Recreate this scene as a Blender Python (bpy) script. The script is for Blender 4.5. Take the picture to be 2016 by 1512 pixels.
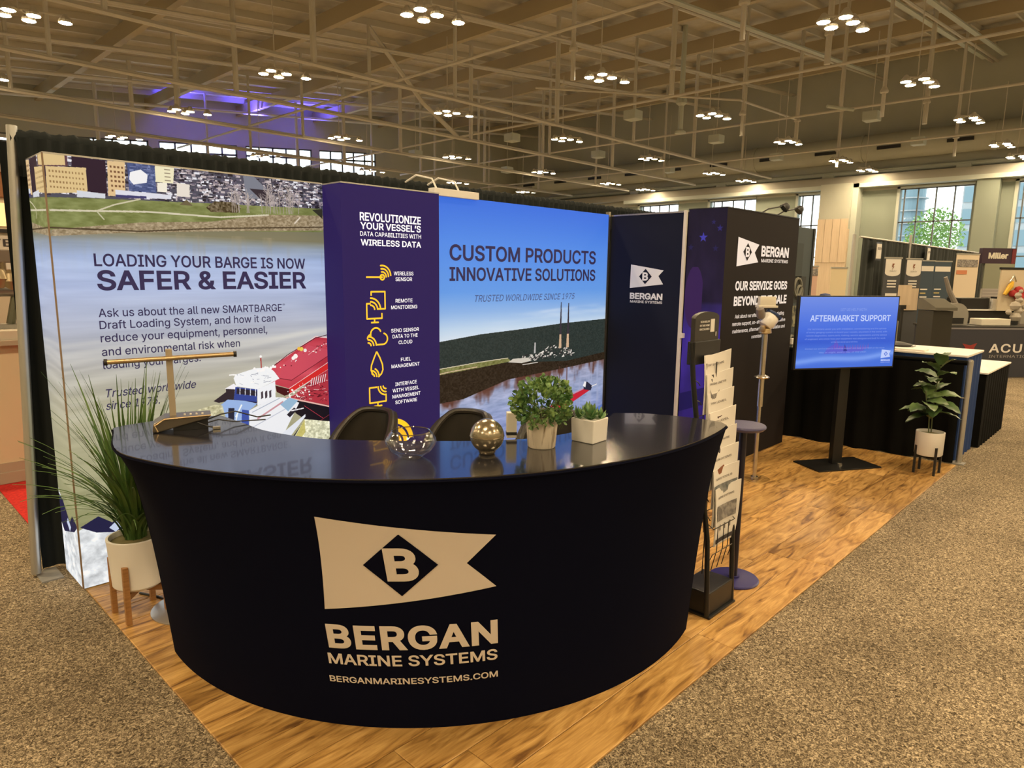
import bpy, bmesh, math, random, os
import numpy as np
from mathutils import Vector, Matrix
random.seed(7)
SC = bpy.context.scene
COL = SC.collection
PI = math.pi
for o in list(bpy.data.objects):
    bpy.data.objects.remove(o)

# ------------------------------------------------------------------ camera
cam_data = bpy.data.cameras.new('camera')
cam = bpy.data.objects.new('camera', cam_data)
COL.objects.link(cam)
cam_data.sensor_width = 36.0
cam_data.lens = 36.0 * 1337.0 / 2016.0
cam_data.clip_end = 600
RM = Matrix(((0.697, 0.108, -0.709), (-0.717, 0.123, -0.687), (0.013, 0.987, 0.163)))
q = RM.to_quaternion()
cam.rotation_mode = 'QUATERNION'
cam.rotation_quaternion = q
cam.location = (0, 0, 1.66)
SC.camera = cam

# ------------------------------------------------------------------ world, exposure
w = bpy.data.worlds.new('sky'); SC.world = w
w.use_nodes = True
bg = w.node_tree.nodes['Background']
bg.inputs[0].default_value = (0.86, 0.95, 1.0, 1)
bg.inputs[1].default_value = 3.0
SC.view_settings.view_transform = 'Standard'
SC.view_settings.look = 'None'
SC.view_settings.gamma = 1
SC.view_settings.exposure = 0.0
SC.view_settings.use_curve_mapping = False
LAMP_COLOR = (1.0, 0.76, 0.46)
LAMP_POWER = 300.0
# blue up-light washing the far corner of the roof
for bx_, by_ in ((18.0, 47.0), (22.5, 46.6), (27.0, 47.2)):
    bl = bpy.data.lights.new('blue_uplight', 'SPOT')
    bl.color = (0.08, 0.06, 1.0); bl.energy = 2600; bl.spot_size = math.radians(125); bl.spot_blend = 0.9
    blo = bpy.data.objects.new('blue_uplight', bl); COL.objects.link(blo)
    blo.location = (bx_, by_, 11.4); blo.rotation_euler = (PI, 0, 0)

# ------------------------------------------------------------------ materials
MATS = {}
def mat(name, col=(0.5, 0.5, 0.5), rough=0.6, metal=0.0, emit=None, estr=0.0, noise=None, bump=None, spec=None, trans=0.0, coat=0.0, objspace=True):
    if name in MATS: return MATS[name]
    m = bpy.data.materials.new(name); m.use_nodes = True
    nt = m.node_tree; b = nt.nodes['Principled BSDF']
    b.inputs['Base Color'].default_value = (*col, 1)
    b.inputs['Roughness'].default_value = rough
    b.inputs['Metallic'].default_value = metal
    if spec is not None: b.inputs['Specular IOR Level'].default_value = spec
    if trans: b.inputs['Transmission Weight'].default_value = trans
    if coat: b.inputs['Coat Weight'].default_value = coat
    if emit:
        b.inputs['Emission Color'].default_value = (*emit, 1); b.inputs['Emission Strength'].default_value = estr
    if noise or bump:
        tc = nt.nodes.new('ShaderNodeTexCoord')
    if noise:                                   # (scale, second colour, stretch xyz, lo, hi)
        sc_, c2, st, lo, hi = noise
        mp = nt.nodes.new('ShaderNodeMapping'); mp.inputs['Scale'].default_value = st
        nt.links.new(tc.outputs['Object'], mp.inputs[0])
        n = nt.nodes.new('ShaderNodeTexNoise'); n.inputs['Scale'].default_value = sc_; n.inputs['Detail'].default_value = 6
        nt.links.new(mp.outputs[0], n.inputs['Vector'])
        r = nt.nodes.new('ShaderNodeValToRGB')
        r.color_ramp.elements[0].position = lo; r.color_ramp.elements[0].color = (*col, 1)
        r.color_ramp.elements[1].position = hi; r.color_ramp.elements[1].color = (*c2, 1)
        nt.links.new(n.outputs[0], r.inputs[0]); nt.links.new(r.outputs[0], b.inputs['Base Color'])
    if bump:                                    # (scale, strength, distance)
        n2 = nt.nodes.new('ShaderNodeTexNoise'); n2.inputs['Scale'].default_value = bump[0]; n2.inputs['Detail'].default_value = 4
        nt.links.new(tc.outputs['Object'], n2.inputs['Vector'])
        bp = nt.nodes.new('ShaderNodeBump'); bp.inputs['Strength'].default_value = bump[1]; bp.inputs['Distance'].default_value = bump[2]
        nt.links.new(n2.outputs[0], bp.inputs['Height']); nt.links.new(bp.outputs[0], b.inputs['Normal'])
    MATS[name] = m
    return m

def s2l(r, g, b):
    f = lambda c: (c / 255 / 12.92) if c / 255 <= 0.04045 else ((c / 255 + 0.055) / 1.055) ** 2.4
    return (f(r), f(g), f(b))

M_navy = mat('navy_stretch_fabric', (0.003, 0.0038, 0.012), 0.9, spec=0.05, bump=(900, 0.15, 0.001))
M_logo = mat('white_print', (0.74, 0.72, 0.70), 0.8)
M_topgloss = mat('glossy_counter_laminate', (0.014, 0.014, 0.018), 0.15, spec=1.0, coat=0.35, bump=(6, 0.012, 0.004))
M_black = mat('black_plastic', (0.012, 0.012, 0.012), 0.45)
M_blackmetal = mat('black_metal', (0.015, 0.015, 0.015), 0.35, metal=0.3)
M_silver = mat('brushed_aluminium', (0.55, 0.55, 0.53), 0.38, metal=0.85)
M_chrome = mat('satin_steel', (0.62, 0.58, 0.50), 0.25, metal=0.95)
M_white = mat('white_plastic', (0.78, 0.77, 0.74), 0.45)
M_cream = mat('cream_plastic', (0.72, 0.68, 0.58), 0.5)
M_ceramic = mat('white_ceramic', (0.80, 0.78, 0.74), 0.35, bump=(40, 0.05, 0.002))
M_drapeblk = mat('dark_drape_cloth', (0.016, 0.020, 0.021), 0.9, spec=0.2, bump=(300, 0.2, 0.001))
M_blackdrape = mat('black_table_cloth', (0.004, 0.004, 0.0035), 0.9, spec=0.1)
M_bluecloth = mat('blue_table_cloth', (0.022, 0.05, 0.16), 0.9, spec=0.2)
M_whitecloth = mat('white_table_top', (0.85, 0.80, 0.74), 0.7)
M_steelpaint = mat('painted_roof_steel', (0.54, 0.52, 0.46), 0.6)
M_deck = mat('roof_deck', (0.50, 0.47, 0.40), 0.8, noise=(2.0, (0.42, 0.39, 0.32), (1, 1, 1), 0.35, 0.7))
M_beam = mat('roof_beam_paint', (0.42, 0.36, 0.24), 0.7)
M_niche = mat('daylight_tinted_wall', (0.23, 0.265, 0.225), 0.8)  # cool window daylight put into the wall colour, against the warm lamps
M_hallwall = mat('painted_hall_wall', (0.44, 0.45, 0.38), 0.8, noise=(0.6, (0.40, 0.41, 0.35), (1, 1, 1), 0.3, 0.7))
M_trim = mat('pale_window_trim', (0.46, 0.50, 0.45), 0.7)
M_tanboard = mat('tan_board', (0.62, 0.50, 0.36), 0.7, noise=(3, (0.55, 0.44, 0.31), (6, 6, .3), 0.35, 0.65))
M_lens = mat('lamp_lens', (1, 1, 1), 0.5, emit=LAMP_COLOR, estr=LAMP_POWER)
M_leaf = mat('grass_blade_green', (0.05, 0.13, 0.03), 0.5, noise=(9, (0.11, 0.19, 0.04), (1, 1, 1), 0.35, 0.65))
M_box = mat('boxwood_green', (0.06, 0.16, 0.05), 0.5, noise=(25, (0.22, 0.34, 0.10), (1, 1, 1), 0.4, 0.65))
M_succ = mat('succulent_green', (0.07, 0.20, 0.07), 0.5, noise=(20, (0.26, 0.38, 0.14), (1, 1, 1), 0.4, 0.65))
M_fiddle = mat('broad_leaf_green', (0.045, 0.095, 0.03), 0.4, noise=(5, (0.13, 0.20, 0.06), (1, 1, 1), 0.4, 0.65))
M_soil = mat('moss_soil', (0.16, 0.14, 0.06), 0.95, bump=(60, 0.8, 0.01))
M_woodleg = mat('stand_wood', (0.40, 0.20, 0.07), 0.5, noise=(12, (0.30, 0.14, 0.045), (1, 1, 8), 0.35, 0.65))
M_birch = mat('birch_bark', (0.72, 0.64, 0.52), 0.7, noise=(7, (0.22, 0.15, 0.08), (9, 9, 0.9), 0.56, 0.68))
M_chair = mat('brown_black_leatherette', (0.035, 0.031, 0.025), 0.42, bump=(150, 0.2, 0.001))
M_purple = mat('violet_paint', (0.028, 0.024, 0.13), 0.3)
M_purpletop = mat('violet_table_top', (0.06, 0.055, 0.14), 0.35)
M_paper = mat('brochure_paper', (0.80, 0.77, 0.72), 0.6)
M_ink = mat('grey_ink', (0.22, 0.20, 0.19), 0.7)
M_inkdark = mat('dark_ink', (0.04, 0.035, 0.04), 0.7)
M_rust = mat('rust_ink', (0.25, 0.09, 0.04), 0.7)
M_gold = mat('brass_metal', (0.62, 0.46, 0.26), 0.32, metal=0.9)
M_bronze = mat('champagne_metal', (0.46, 0.40, 0.29), 0.22, metal=0.9)
M_grey = mat('mid_grey_paint', (0.28, 0.27, 0.24), 0.5)
M_yellowglow = mat('backlit_yellow_print', (0.4, 0.25, 0.02), 0.8, emit=s2l(250, 200, 45), estr=0.85)
M_whiteglow = mat('backlit_white_print', (0.3, 0.3, 0.3), 0.8, emit=(1, 0.97, 1.0), estr=0.95)
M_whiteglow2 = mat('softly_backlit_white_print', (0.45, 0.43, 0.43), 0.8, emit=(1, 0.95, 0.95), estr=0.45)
M_darktext = mat('dark_navy_ink', (0.01, 0.01, 0.03), 0.8, emit=(0.03, 0.02, 0.10), estr=0.6)
M_greytext = mat('slate_ink', (0.02, 0.02, 0.05), 0.8, emit=(0.06, 0.09, 0.24), estr=0.7)
M_p2 = mat('backlit_violet_print', (0.010, 0.007, 0.018), 0.8, emit=(0.045, 0.022, 0.21), estr=0.38, spec=0.2)
M_p4 = mat('navy_wall_print', (0.014, 0.018, 0.042), 0.85, spec=0.15)
M_red = mat('red_carpet_pile', (0.62, 0.02, 0.012), 0.95, noise=(60, (0.45, 0.01, 0.01), (1, 1, 1), 0.4, 0.6))

def m_glass(name, tint=(1, 1, 1), fac=0.12):
    if name in MATS: return MATS[name]
    m = bpy.data.materials.new(name); m.use_nodes = True; nt = m.node_tree; nt.nodes.clear()
    out = nt.nodes.new('ShaderNodeOutputMaterial'); mx = nt.nodes.new('ShaderNodeMixShader')
    t = nt.nodes.new('ShaderNodeBsdfTransparent'); t.inputs[0].default_value = (*tint, 1)
    g = nt.nodes.new('ShaderNodeBsdfGlossy'); g.inputs['Roughness'].default_value = 0.03
    lw = nt.nodes.new('ShaderNodeLayerWeight'); lw.inputs[0].default_value = 0.22
    ma = nt.nodes.new('ShaderNodeMath'); ma.operation = 'MULTIPLY_ADD'; ma.inputs[1].default_value = 0.6; ma.inputs[2].default_value = fac * 0.3
    nt.links.new(lw.outputs['Facing'], ma.inputs[0]); nt.links.new(ma.outputs[0], mx.inputs[0])
    nt.links.new(t.outputs[0], mx.inputs[1]); nt.links.new(g.outputs[0], mx.inputs[2]); nt.links.new(mx.outputs[0], out.inputs[0])
    MATS[name] = m; return m
M_glass = m_glass('clear_glass', (0.97, 0.98, 0.97), 0.1)
M_pane = m_glass('window_glass', (0.95, 0.98, 0.97), 0.02)

def m_carpet():
    m = bpy.data.materials.new('hall_carpet'); m.use_nodes = True; nt = m.node_tree; b = nt.nodes['Principled BSDF']
    b.inputs['Roughness'].default_value = 0.95; b.inputs['Specular IOR Level'].default_value = 0.1
    tc = nt.nodes.new('ShaderNodeTexCoord')
    n = nt.nodes.new('ShaderNodeTexNoise'); n.inputs['Scale'].default_value = 82; n.inputs['Detail'].default_value = 3; n.inputs['Distortion'].default_value = 1.6
    r = nt.nodes.new('ShaderNodeValToRGB'); e = r.color_ramp.elements
    e[0].position = 0.33; e[0].color = (0.055, 0.042, 0.026, 1); e[1].position = 0.70; e[1].color = (0.72, 0.59, 0.40, 1)
    k = r.color_ramp.elements.new(0.5); k.color = (0.235, 0.185, 0.120, 1)
    n3 = nt.nodes.new('ShaderNodeTexNoise'); n3.inputs['Scale'].default_value = 2.2; n3.inputs['Detail'].default_value = 5
    r3 = nt.nodes.new('ShaderNodeValToRGB'); r3.color_ramp.elements[0].position = 0.3; r3.color_ramp.elements[0].color = (0.72, 0.72, 0.72, 1)
    r3.color_ramp.elements[1].position = 0.6; r3.color_ramp.elements[1].color = (1, 1, 1, 1)
    mx = nt.nodes.new('ShaderNodeMix'); mx.data_type = 'RGBA'; mx.blend_type = 'MULTIPLY'; mx.inputs[0].default_value = 1
    bp = nt.nodes.new('ShaderNodeBump'); bp.inputs['Strength'].default_value = 0.7; bp.inputs['Distance'].default_value = 0.006
    L = nt.links.new
    L(tc.outputs['Object'], n.inputs['Vector']); L(tc.outputs['Object'], n3.inputs['Vector'])
    L(n.outputs[0], r.inputs[0]); L(n3.outputs[0], r3.inputs[0])
    L(r.outputs[0], mx.inputs[6]); L(r3.outputs[0], mx.inputs[7]); L(mx.outputs[2], b.inputs['Base Color'])
    L(n.outputs[0], bp.inputs['Height']); L(bp.outputs[0], b.inputs['Normal'])
    return m
M_carpet = m_carpet()

def m_plank():
    m = bpy.data.materials.new('wood_look_plank'); m.use_nodes = True; nt = m.node_tree; b = nt.nodes['Principled BSDF']
    b.inputs['Roughness'].default_value = 0.42; b.inputs['Specular IOR Level'].default_value = 0.35
    L = nt.links.new
    tc = nt.nodes.new('ShaderNodeTexCoord'); oi = nt.nodes.new('ShaderNodeObjectInfo')
    sc = nt.nodes.new('ShaderNodeVectorMath'); sc.operation = 'SCALE'; sc.inputs[0].default_value = (37, 19, 5); L(oi.outputs['Random'], sc.inputs['Scale'])
    ad = nt.nodes.new('ShaderNodeVectorMath'); L(tc.outputs['Object'], ad.inputs[0]); L(sc.outputs[0], ad.inputs[1])
    mp = nt.nodes.new('ShaderNodeMapping'); mp.inputs['Scale'].default_value = (1.1, 6.5, 1); L(ad.outputs[0], mp.inputs[0])
    n = nt.nodes.new('ShaderNodeTexNoise'); n.inputs['Scale'].default_value = 2.6; n.inputs['Detail'].default_value = 8; n.inputs['Distortion'].default_value = 1.9
    L(mp.outputs[0], n.inputs['Vector'])
    r = nt.nodes.new('ShaderNodeValToRGB'); e = r.color_ramp.elements
    e[0].position = 0.30; e[0].color = (0.16, 0.075, 0.022, 1); e[1].position = 0.68; e[1].color = (0.66, 0.41, 0.145, 1)
    k = r.color_ramp.elements.new(0.46); k.color = (0.44, 0.245, 0.07, 1)
    L(n.outputs[0], r.inputs[0])
    mp2 = nt.nodes.new('ShaderNodeMapping'); mp2.inputs['Scale'].default_value = (4, 60, 1); L(ad.outputs[0], mp2.inputs[0])
    n2 = nt.nodes.new('ShaderNodeTexNoise'); n2.inputs['Scale'].default_value = 3; n2.inputs['Detail'].default_value = 4; L(mp2.outputs[0], n2.inputs['Vector'])
    r2 = nt.nodes.new('ShaderNodeValToRGB'); r2.color_ramp.elements[0].position = 0.3; r2.color_ramp.elements[0].color = (0.75, 0.72, 0.68, 1)
    r2.color_ramp.elements[1].position = 0.65; r2.color_ramp.elements[1].color = (1, 1, 1, 1); L(n2.outputs[0], r2.inputs[0])
    # knots
    mp3 = nt.nodes.new('ShaderNodeMapping'); mp3.inputs['Scale'].default_value = (2.2, 5.0, 1); L(ad.outputs[0], mp3.inputs[0])
    v = nt.nodes.new('ShaderNodeTexVoronoi'); v.inputs['Scale'].default_value = 0.9; L(mp3.outputs[0], v.inputs['Vector'])
    r4 = nt.nodes.new('ShaderNodeValToRGB'); r4.color_ramp.elements[0].position = 0.03; r4.color_ramp.elements[0].color = (0.28, 0.22, 0.18, 1)
    r4.color_ramp.elements[1].position = 0.16; r4.color_ramp.elements[1].color = (1, 1, 1, 1); L(v.outputs['Distance'], r4.inputs[0])
    a = nt.nodes.new('ShaderNodeMix'); a.data_type = 'RGBA'; a.blend_type = 'MULTIPLY'; a.inputs[0].default_value = 0.8
    L(r.outputs[0], a.inputs[6]); L(r2.outputs[0], a.inputs[7])
    a2 = nt.nodes.new('ShaderNodeMix'); a2.data_type = 'RGBA'; a2.blend_type = 'MULTIPLY'; a2.inputs[0].default_value = 0.85
    L(a.outputs[2], a2.inputs[6]); L(r4.outputs[0], a2.inputs[7])
    hs = nt.nodes.new('ShaderNodeHueSaturation'); mr = nt.nodes.new('ShaderNodeMapRange'); mr.inputs[3].default_value = 0.82; mr.inputs[4].default_value = 1.12
    L(oi.outputs['Random'], mr.inputs[0]); L(mr.outputs[0], hs.inputs['Value']); L(a2.outputs[2], hs.inputs['Color'])
    L(hs.outputs[0], b.inputs['Base Color'])
    bp = nt.nodes.new('ShaderNodeBump'); bp.inputs['Strength'].default_value = 0.12; bp.inputs['Distance'].default_value = 0.002
    L(n2.outputs[0], bp.inputs['Height']); L(bp.outputs[0], b.inputs['Normal'])
    return m
M_plank = m_plank()

# ------------------------------------------------------------------ geometry helpers
class MB:
    def __init__(s): s.v = []; s.f = []; s.uv = None
    def add(s, vs, fs):
        n = len(s.v); s.v += [tuple(p) for p in vs]; s.f += [tuple(i + n for i in f) for f in fs]; return s
    def box(s, a, b, bev=0.0, M=None):
        x0, y0, z0 = a; x1, y1, z1 = b
        if bev <= 0:
            vs = [(x0, y0, z0), (x1, y0, z0), (x1, y1, z0), (x0, y1, z0), (x0, y0, z1), (x1, y0, z1), (x1, y1, z1), (x0, y1, z1)]
            fs = [(3, 2, 1, 0), (4, 5, 6, 7), (0, 1, 5, 4), (1, 2, 6, 5), (2, 3, 7, 6), (3, 0, 4, 7)]
        else:
            bm = bmesh.new(); bmesh.ops.create_cube(bm, size=1)
            for v in bm.verts: v.co = Vector(((x0 + x1) / 2 + v.co.x * (x1 - x0), (y0 + y1) / 2 + v.co.y * (y1 - y0), (z0 + z1) / 2 + v.co.z * (z1 - z0)))
            bmesh.ops.bevel(bm, geom=bm.edges[:], offset=bev, segments=2, profile=0.6, affect='EDGES')
            vs = [v.co.copy() for v in bm.verts]; bm.verts.index_update(); fs = [[v.index for v in f.verts] for f in bm.faces]; bm.free()
        if M is not None: vs = [M @ Vector(p) for p in vs]
        return s.add(vs, fs)
    def tube(s, pts, r, n=8, caps=True):
        pts = [Vector(p) for p in pts]; rs = r if isinstance(r, (list, tuple)) else [r] * len(pts)
        vs = []; fs = []
        ref = None
        for i, p in enumerate(pts):
            t = (pts[min(i + 1, len(pts) - 1)] - pts[max(i - 1, 0)]).normalized()
            if ref is None:
                ref = Vector((0, 0, 1)) if abs(t.z) < 0.9 else Vector((1, 0, 0))
            u = t.cross(ref); u.normalize(); v = t.cross(u); ref = -v if v.length == 0 else u.cross(t)
            for k in range(n):
                a = 2 * PI * k / n
                vs.append(p + (u * math.cos(a) + v * math.sin(a)) * rs[i])
        for i in range(len(pts) - 1):
            for k in range(n):
                fs.append((i * n + k, i * n + (k + 1) % n, (i + 1) * n + (k + 1) % n, (i + 1) * n + k))
        if caps: fs.append(tuple(range(n))); fs.append(tuple((len(pts) - 1) * n + k for k in reversed(range(n))))
        return s.add(vs, fs)
    def lathe(s, prof, n=24, c=(0, 0, 0), close=False):
        vs = []; fs = []
        for r, z in prof:
            for k in range(n):
                a = 2 * PI * k / n; vs.append((c[0] + r * math.cos(a), c[1] + r * math.sin(a), c[2] + z))
        m = len(prof)
        for i in range(m if close else m - 1):
            j = (i + 1) % m
            for k in range(n): fs.append((i * n + k, i * n + (k + 1) % n, j * n + (k + 1) % n, j * n + k))
        if not close:
            if prof[0][0] > 1e-5: fs.append(tuple(reversed(range(n))))
            if prof[-1][0] > 1e-5: fs.append(tuple((m - 1) * n + k for k in range(n)))
        return s.add(vs, fs)
    def prism(s, poly, z0, z1):
        n = len(poly)
        vs = [(x, y, z0) for x, y in poly] + [(x, y, z1) for x, y in poly]
        fs = [tuple(reversed(range(n))), tuple(range(n, 2 * n))] + [(i, (i + 1) % n, n + (i + 1) % n, n + i) for i in range(n)]
        return s.add(vs, fs)
    def grid(s, fn, nu, nv, flip=False):
        vs = [fn(i / nu, j / nv) for j in range(nv + 1) for i in range(nu + 1)]
        fs = [(j * (nu + 1) + i, j * (nu + 1) + i + 1, (j + 1) * (nu + 1) + i + 1, (j + 1) * (nu + 1) + i) for j in range(nv) for i in range(nu)]
        if flip: fs = [tuple(reversed(f)) for f in fs]
        s.uv = [(i / nu, j / nv) for j in range(nv + 1) for i in range(nu + 1)]
        return s.add(vs, fs)
    def quad(s, a, b, c, d):
        s.uv = [(0, 0), (1, 0), (1, 1), (0, 1)]
        return s.add([a, b, c, d], [(0, 1, 2, 3)])
    def build(s, name, m, parent=None, smooth=False, solid=0.0):
        me = bpy.data.meshes.new(name); me.from_pydata([tuple(p) for p in s.v], [], s.f); me.update()
        if s.uv and len(s.uv) == len(s.v):
            ul = me.uv_layers.new(name='UVMap')
            for l in me.loops: ul.data[l.index].uv = s.uv[l.vertex_index]
        if solid:
            bm = bmesh.new(); bm.from_mesh(me)
            bmesh.ops.solidify(bm, geom=bm.faces[:], thickness=solid); bm.to_mesh(me); bm.free()
        if smooth:
            me.polygons.foreach_set('use_smooth', [True] * len(me.polygons))
            try: me.set_sharp_from_angle(angle=math.radians(40))
            except Exception: pass
        me.materials.append(m)
        o = bpy.data.objects.new(name, me); COL.objects.link(o)
        if parent: o.parent = parent
        return o

def thing(name, label, cat, loc=(0, 0, 0), rz=0.0, group=None):
    o = bpy.data.objects.new(name, None); COL.objects.link(o)
    o.location = loc; o.rotation_euler = (0, 0, rz); o.empty_display_size = 0.1
    o['label'] = label; o['category'] = cat
    if group: o['group'] = group
    return o
def tag(o, label, cat, group=None):
    o['label'] = label; o['category'] = cat
    if group: o['group'] = group
    return o
def struct(o):
    o['kind'] = 'structure'; return o
def copy_tree(o, parent=None):
    c = o.copy(); COL.objects.link(c)
    if parent: c.parent = parent
    for ch in list(o.children): copy_tree(ch, c)
    return c

# ---- lettering
FONT = None; CAPH = 0.682
try:
    fp = os.path.join(bpy.utils.system_resource('DATAFILES', path='fonts'), 'Inter.woff2')
    FONT = bpy.data.fonts.load(fp); CAPH = 0.5087
except Exception:
    FONT = None
def plane_map(O, U, V, lift=0.002):
    O = Vector(O); U = Vector(U); V = Vector(V); N = U.cross(V).normalized() * lift
    return lambda x, y: O + U * x + V * y + N
GCACHE = {}
def glyph_mesh(body, bold, slant, res, space):
    """outlines of a line of lettering -> filled triangles (non-zero winding) plus an outward rim for weight"""
    key = (body, bold, slant, res, space)
    if key in GCACHE: return GCACHE[key]
    from mathutils.geometry import delaunay_2d_cdt
    c = bpy.data.curves.new('t', 'FONT'); c.body = body; c.fill_mode = 'NONE'; c.resolution_u = res; c.shear = slant; c.space_character = space
    if FONT: c.font = FONT
    o = bpy.data.objects.new('t', c)
    me = bpy.data.meshes.new_from_object(o)
    bpy.data.objects.remove(o)
    P = np.array([v.co[:2] for v in me.vertices]); Ed = [tuple(e.vertices) for e in me.edges]; bpy.data.meshes.remove(me)
    rv, re_, rf, _, _, _ = delaunay_2d_cdt([Vector(p) for p in P], Ed, [], 0, 1e-6)
    Q = np.array([tuple(v) for v in rv]); Tn = np.array([tuple(f) for f in rf])
    cen = Q[Tn].mean(1); A = P[[e[0] for e in Ed]]; B = P[[e[1] for e in Ed]]
    X, Y = cen[:, 0:1], cen[:, 1:2]
    up = (A[:, 1] <= Y) & (B[:, 1] > Y); dn = (A[:, 1] > Y) & (B[:, 1] <= Y)
    isl = (B[:, 0] - A[:, 0]) * (Y - A[:, 1]) - (X - A[:, 0]) * (B[:, 1] - A[:, 1])
    wn_ = (up & (isl > 0)).sum(1) - (dn & (isl < 0)).sum(1)
    keep = Tn[wn_ != 0]
    V = [(x, y, 0.0004 if bold else 0.0) for x, y in Q]; F = []
    edge = {}
    for t in keep:
        a, b_, c_ = Q[t[0]], Q[t[1]], Q[t[2]]
        if (b_[0] - a[0]) * (c_[1] - a[1]) - (c_[0] - a[0]) * (b_[1] - a[1]) < 0: t = t[::-1]
        t = tuple(int(i) for i in t); F.append(t)
        for i in range(3): edge[(t[i], t[(i + 1) % 3])] = 1
    if bold:
        be = [e for e in edge if (e[1], e[0]) not in edge]
        nrm = {}
        for i, j in be:
            d = Q[j] - Q[i]; L = math.hypot(*d) or 1e-9; n_ = np.array((d[1], -d[0])) / L
            nrm.setdefault(i, []).append(n_); nrm.setdefault(j, []).append(n_)
        off = {}
        for i, ns in nrm.items():
            m_ = sum(ns); L = math.hypot(*m_)
            if L < .2: m_ = ns[0]; k = 1
            else: m_ = m_ / L; k = min(1 / max(.45, float(m_ @ ns[0])), 2.0)
            off[i] = len(V); V.append((Q[i][0] + m_[0] * bold * k, Q[i][1] + m_[1] * bold * k, 0.0))
        for i, j in be: F.append((i, off[i], off[j], j))
    used = sorted({i for f in F for i in f}); rm = {k: n for n, k in enumerate(used)}
    GCACHE[key] = (np.array([V[i] for i in used]), [tuple(rm[i] for i in f) for f in F])
    return GCACHE[key]
def text(body, x0, x1, y0, cap, mp, m, parent, bold=0.0, slant=0.0, cuts=0, name='lettering', res=2, y1=None, space=1.0):
    V2, T2 = glyph_mesh(body, bold, slant, res, space)
    co = V2; mn = co[:, 0].min(); mxx = co[:, 0].max()
    sx = (x1 - x0) / (mxx - mn); sy = cap / (CAPH + 2 * bold)
    bm = bmesh.new(); bv = []
    for px_, py_, hz in V2:
        x = x0 + (px_ - mn) * sx
        yb = y0 if y1 is None else y0 + (y1 - y0) * (x - x0) / (x1 - x0)
        bv.append(bm.verts.new((x, yb + (py_ + bold) * sy, hz)))
    for f_ in T2:
        try: bm.faces.new([bv[i] for i in f_])
        except ValueError: pass
    if cuts:
        for i in range(1, cuts):
            xx = x0 + (x1 - x0) * i / cuts
            bmesh.ops.bisect_plane(bm, geom=bm.verts[:] + bm.edges[:] + bm.faces[:], plane_co=(xx, 0, 0), plane_no=(1, 0, 0))
    for v in bm.verts:
        z = v.co.z; a_, b_ = v.co.x, v.co.y; p = mp(a_, b_)
        if z: p = p + (mp(a_ + .001, b_) - p).cross(mp(a_, b_ + .001) - p).normalized() * z * (-1 if cuts and mp in FLIP else 1)
        v.co = p
    me = bpy.data.meshes.new(name); bm.to_mesh(me); bm.free(); me.materials.append(m)
    o = bpy.data.objects.new(name, me); COL.objects.link(o); o.parent = parent
    return o
FLIP = []
def flat_poly(pts, mp, m, parent, name='emblem', cuts=0, holes=None):
    bm = bmesh.new()
    bm.faces.new([bm.verts.new((x, y, 0)) for x, y in pts])
    bmesh.ops.triangulate(bm, faces=bm.faces[:])
    if cuts:
        xs = [p[0] for p in pts]; ys = [p[1] for p in pts]
        for i in range(1, cuts):
            bmesh.ops.bisect_plane(bm, geom=bm.verts[:] + bm.edges[:] + bm.faces[:], plane_co=(min(xs) + (max(xs) - min(xs)) * i / cuts, 0, 0), plane_no=(1, 0, 0))
            bmesh.ops.bisect_plane(bm, geom=bm.verts[:] + bm.edges[:] + bm.faces[:], plane_co=(0, min(ys) + (max(ys) - min(ys)) * i / cuts, 0), plane_no=(0, 1, 0))
    for v in bm.verts: v.co = mp(v.co.x, v.co.y)
    me = bpy.data.meshes.new(name); bm.to_mesh(me); bm.free(); me.materials.append(m)
    o = bpy.data.objects.new(name, me); COL.objects.link(o); o.parent = parent
    return o
def strokes(paths, wd, mp, m, parent, name='symbol'):
    """rounded line-art symbol from polylines in panel metres"""
    b = MB()
    for P in paths:
        for i in range(len(P) - 1):
            (xa, ya), (xb, yb) = P[i], P[i + 1]
            dx, dy = xb - xa, yb - ya; L = math.hypot(dx, dy) or 1e-6; nx, ny = -dy / L * wd / 2, dx / L * wd / 2
            b.add([mp(xa + nx, ya + ny), mp(xa - nx, ya - ny), mp(xb - nx, yb - ny), mp(xb + nx, yb + ny)], [(0, 1, 2, 3)])
            n = 8
            b.add([mp(xb + wd / 2 * math.cos(2 * PI * k / n), yb + wd / 2 * math.sin(2 * PI * k / n)) for k in range(n)], [tuple(range(n))])
    return b.build(name, m, parent)
def arc(cx, cy, r, a0, a1, n=10):
    return [(cx + r * math.cos(math.radians(a0 + (a1 - a0) * i / n)), cy + r * math.sin(math.radians(a0 + (a1 - a0) * i / n))) for i in range(n + 1)]

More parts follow.
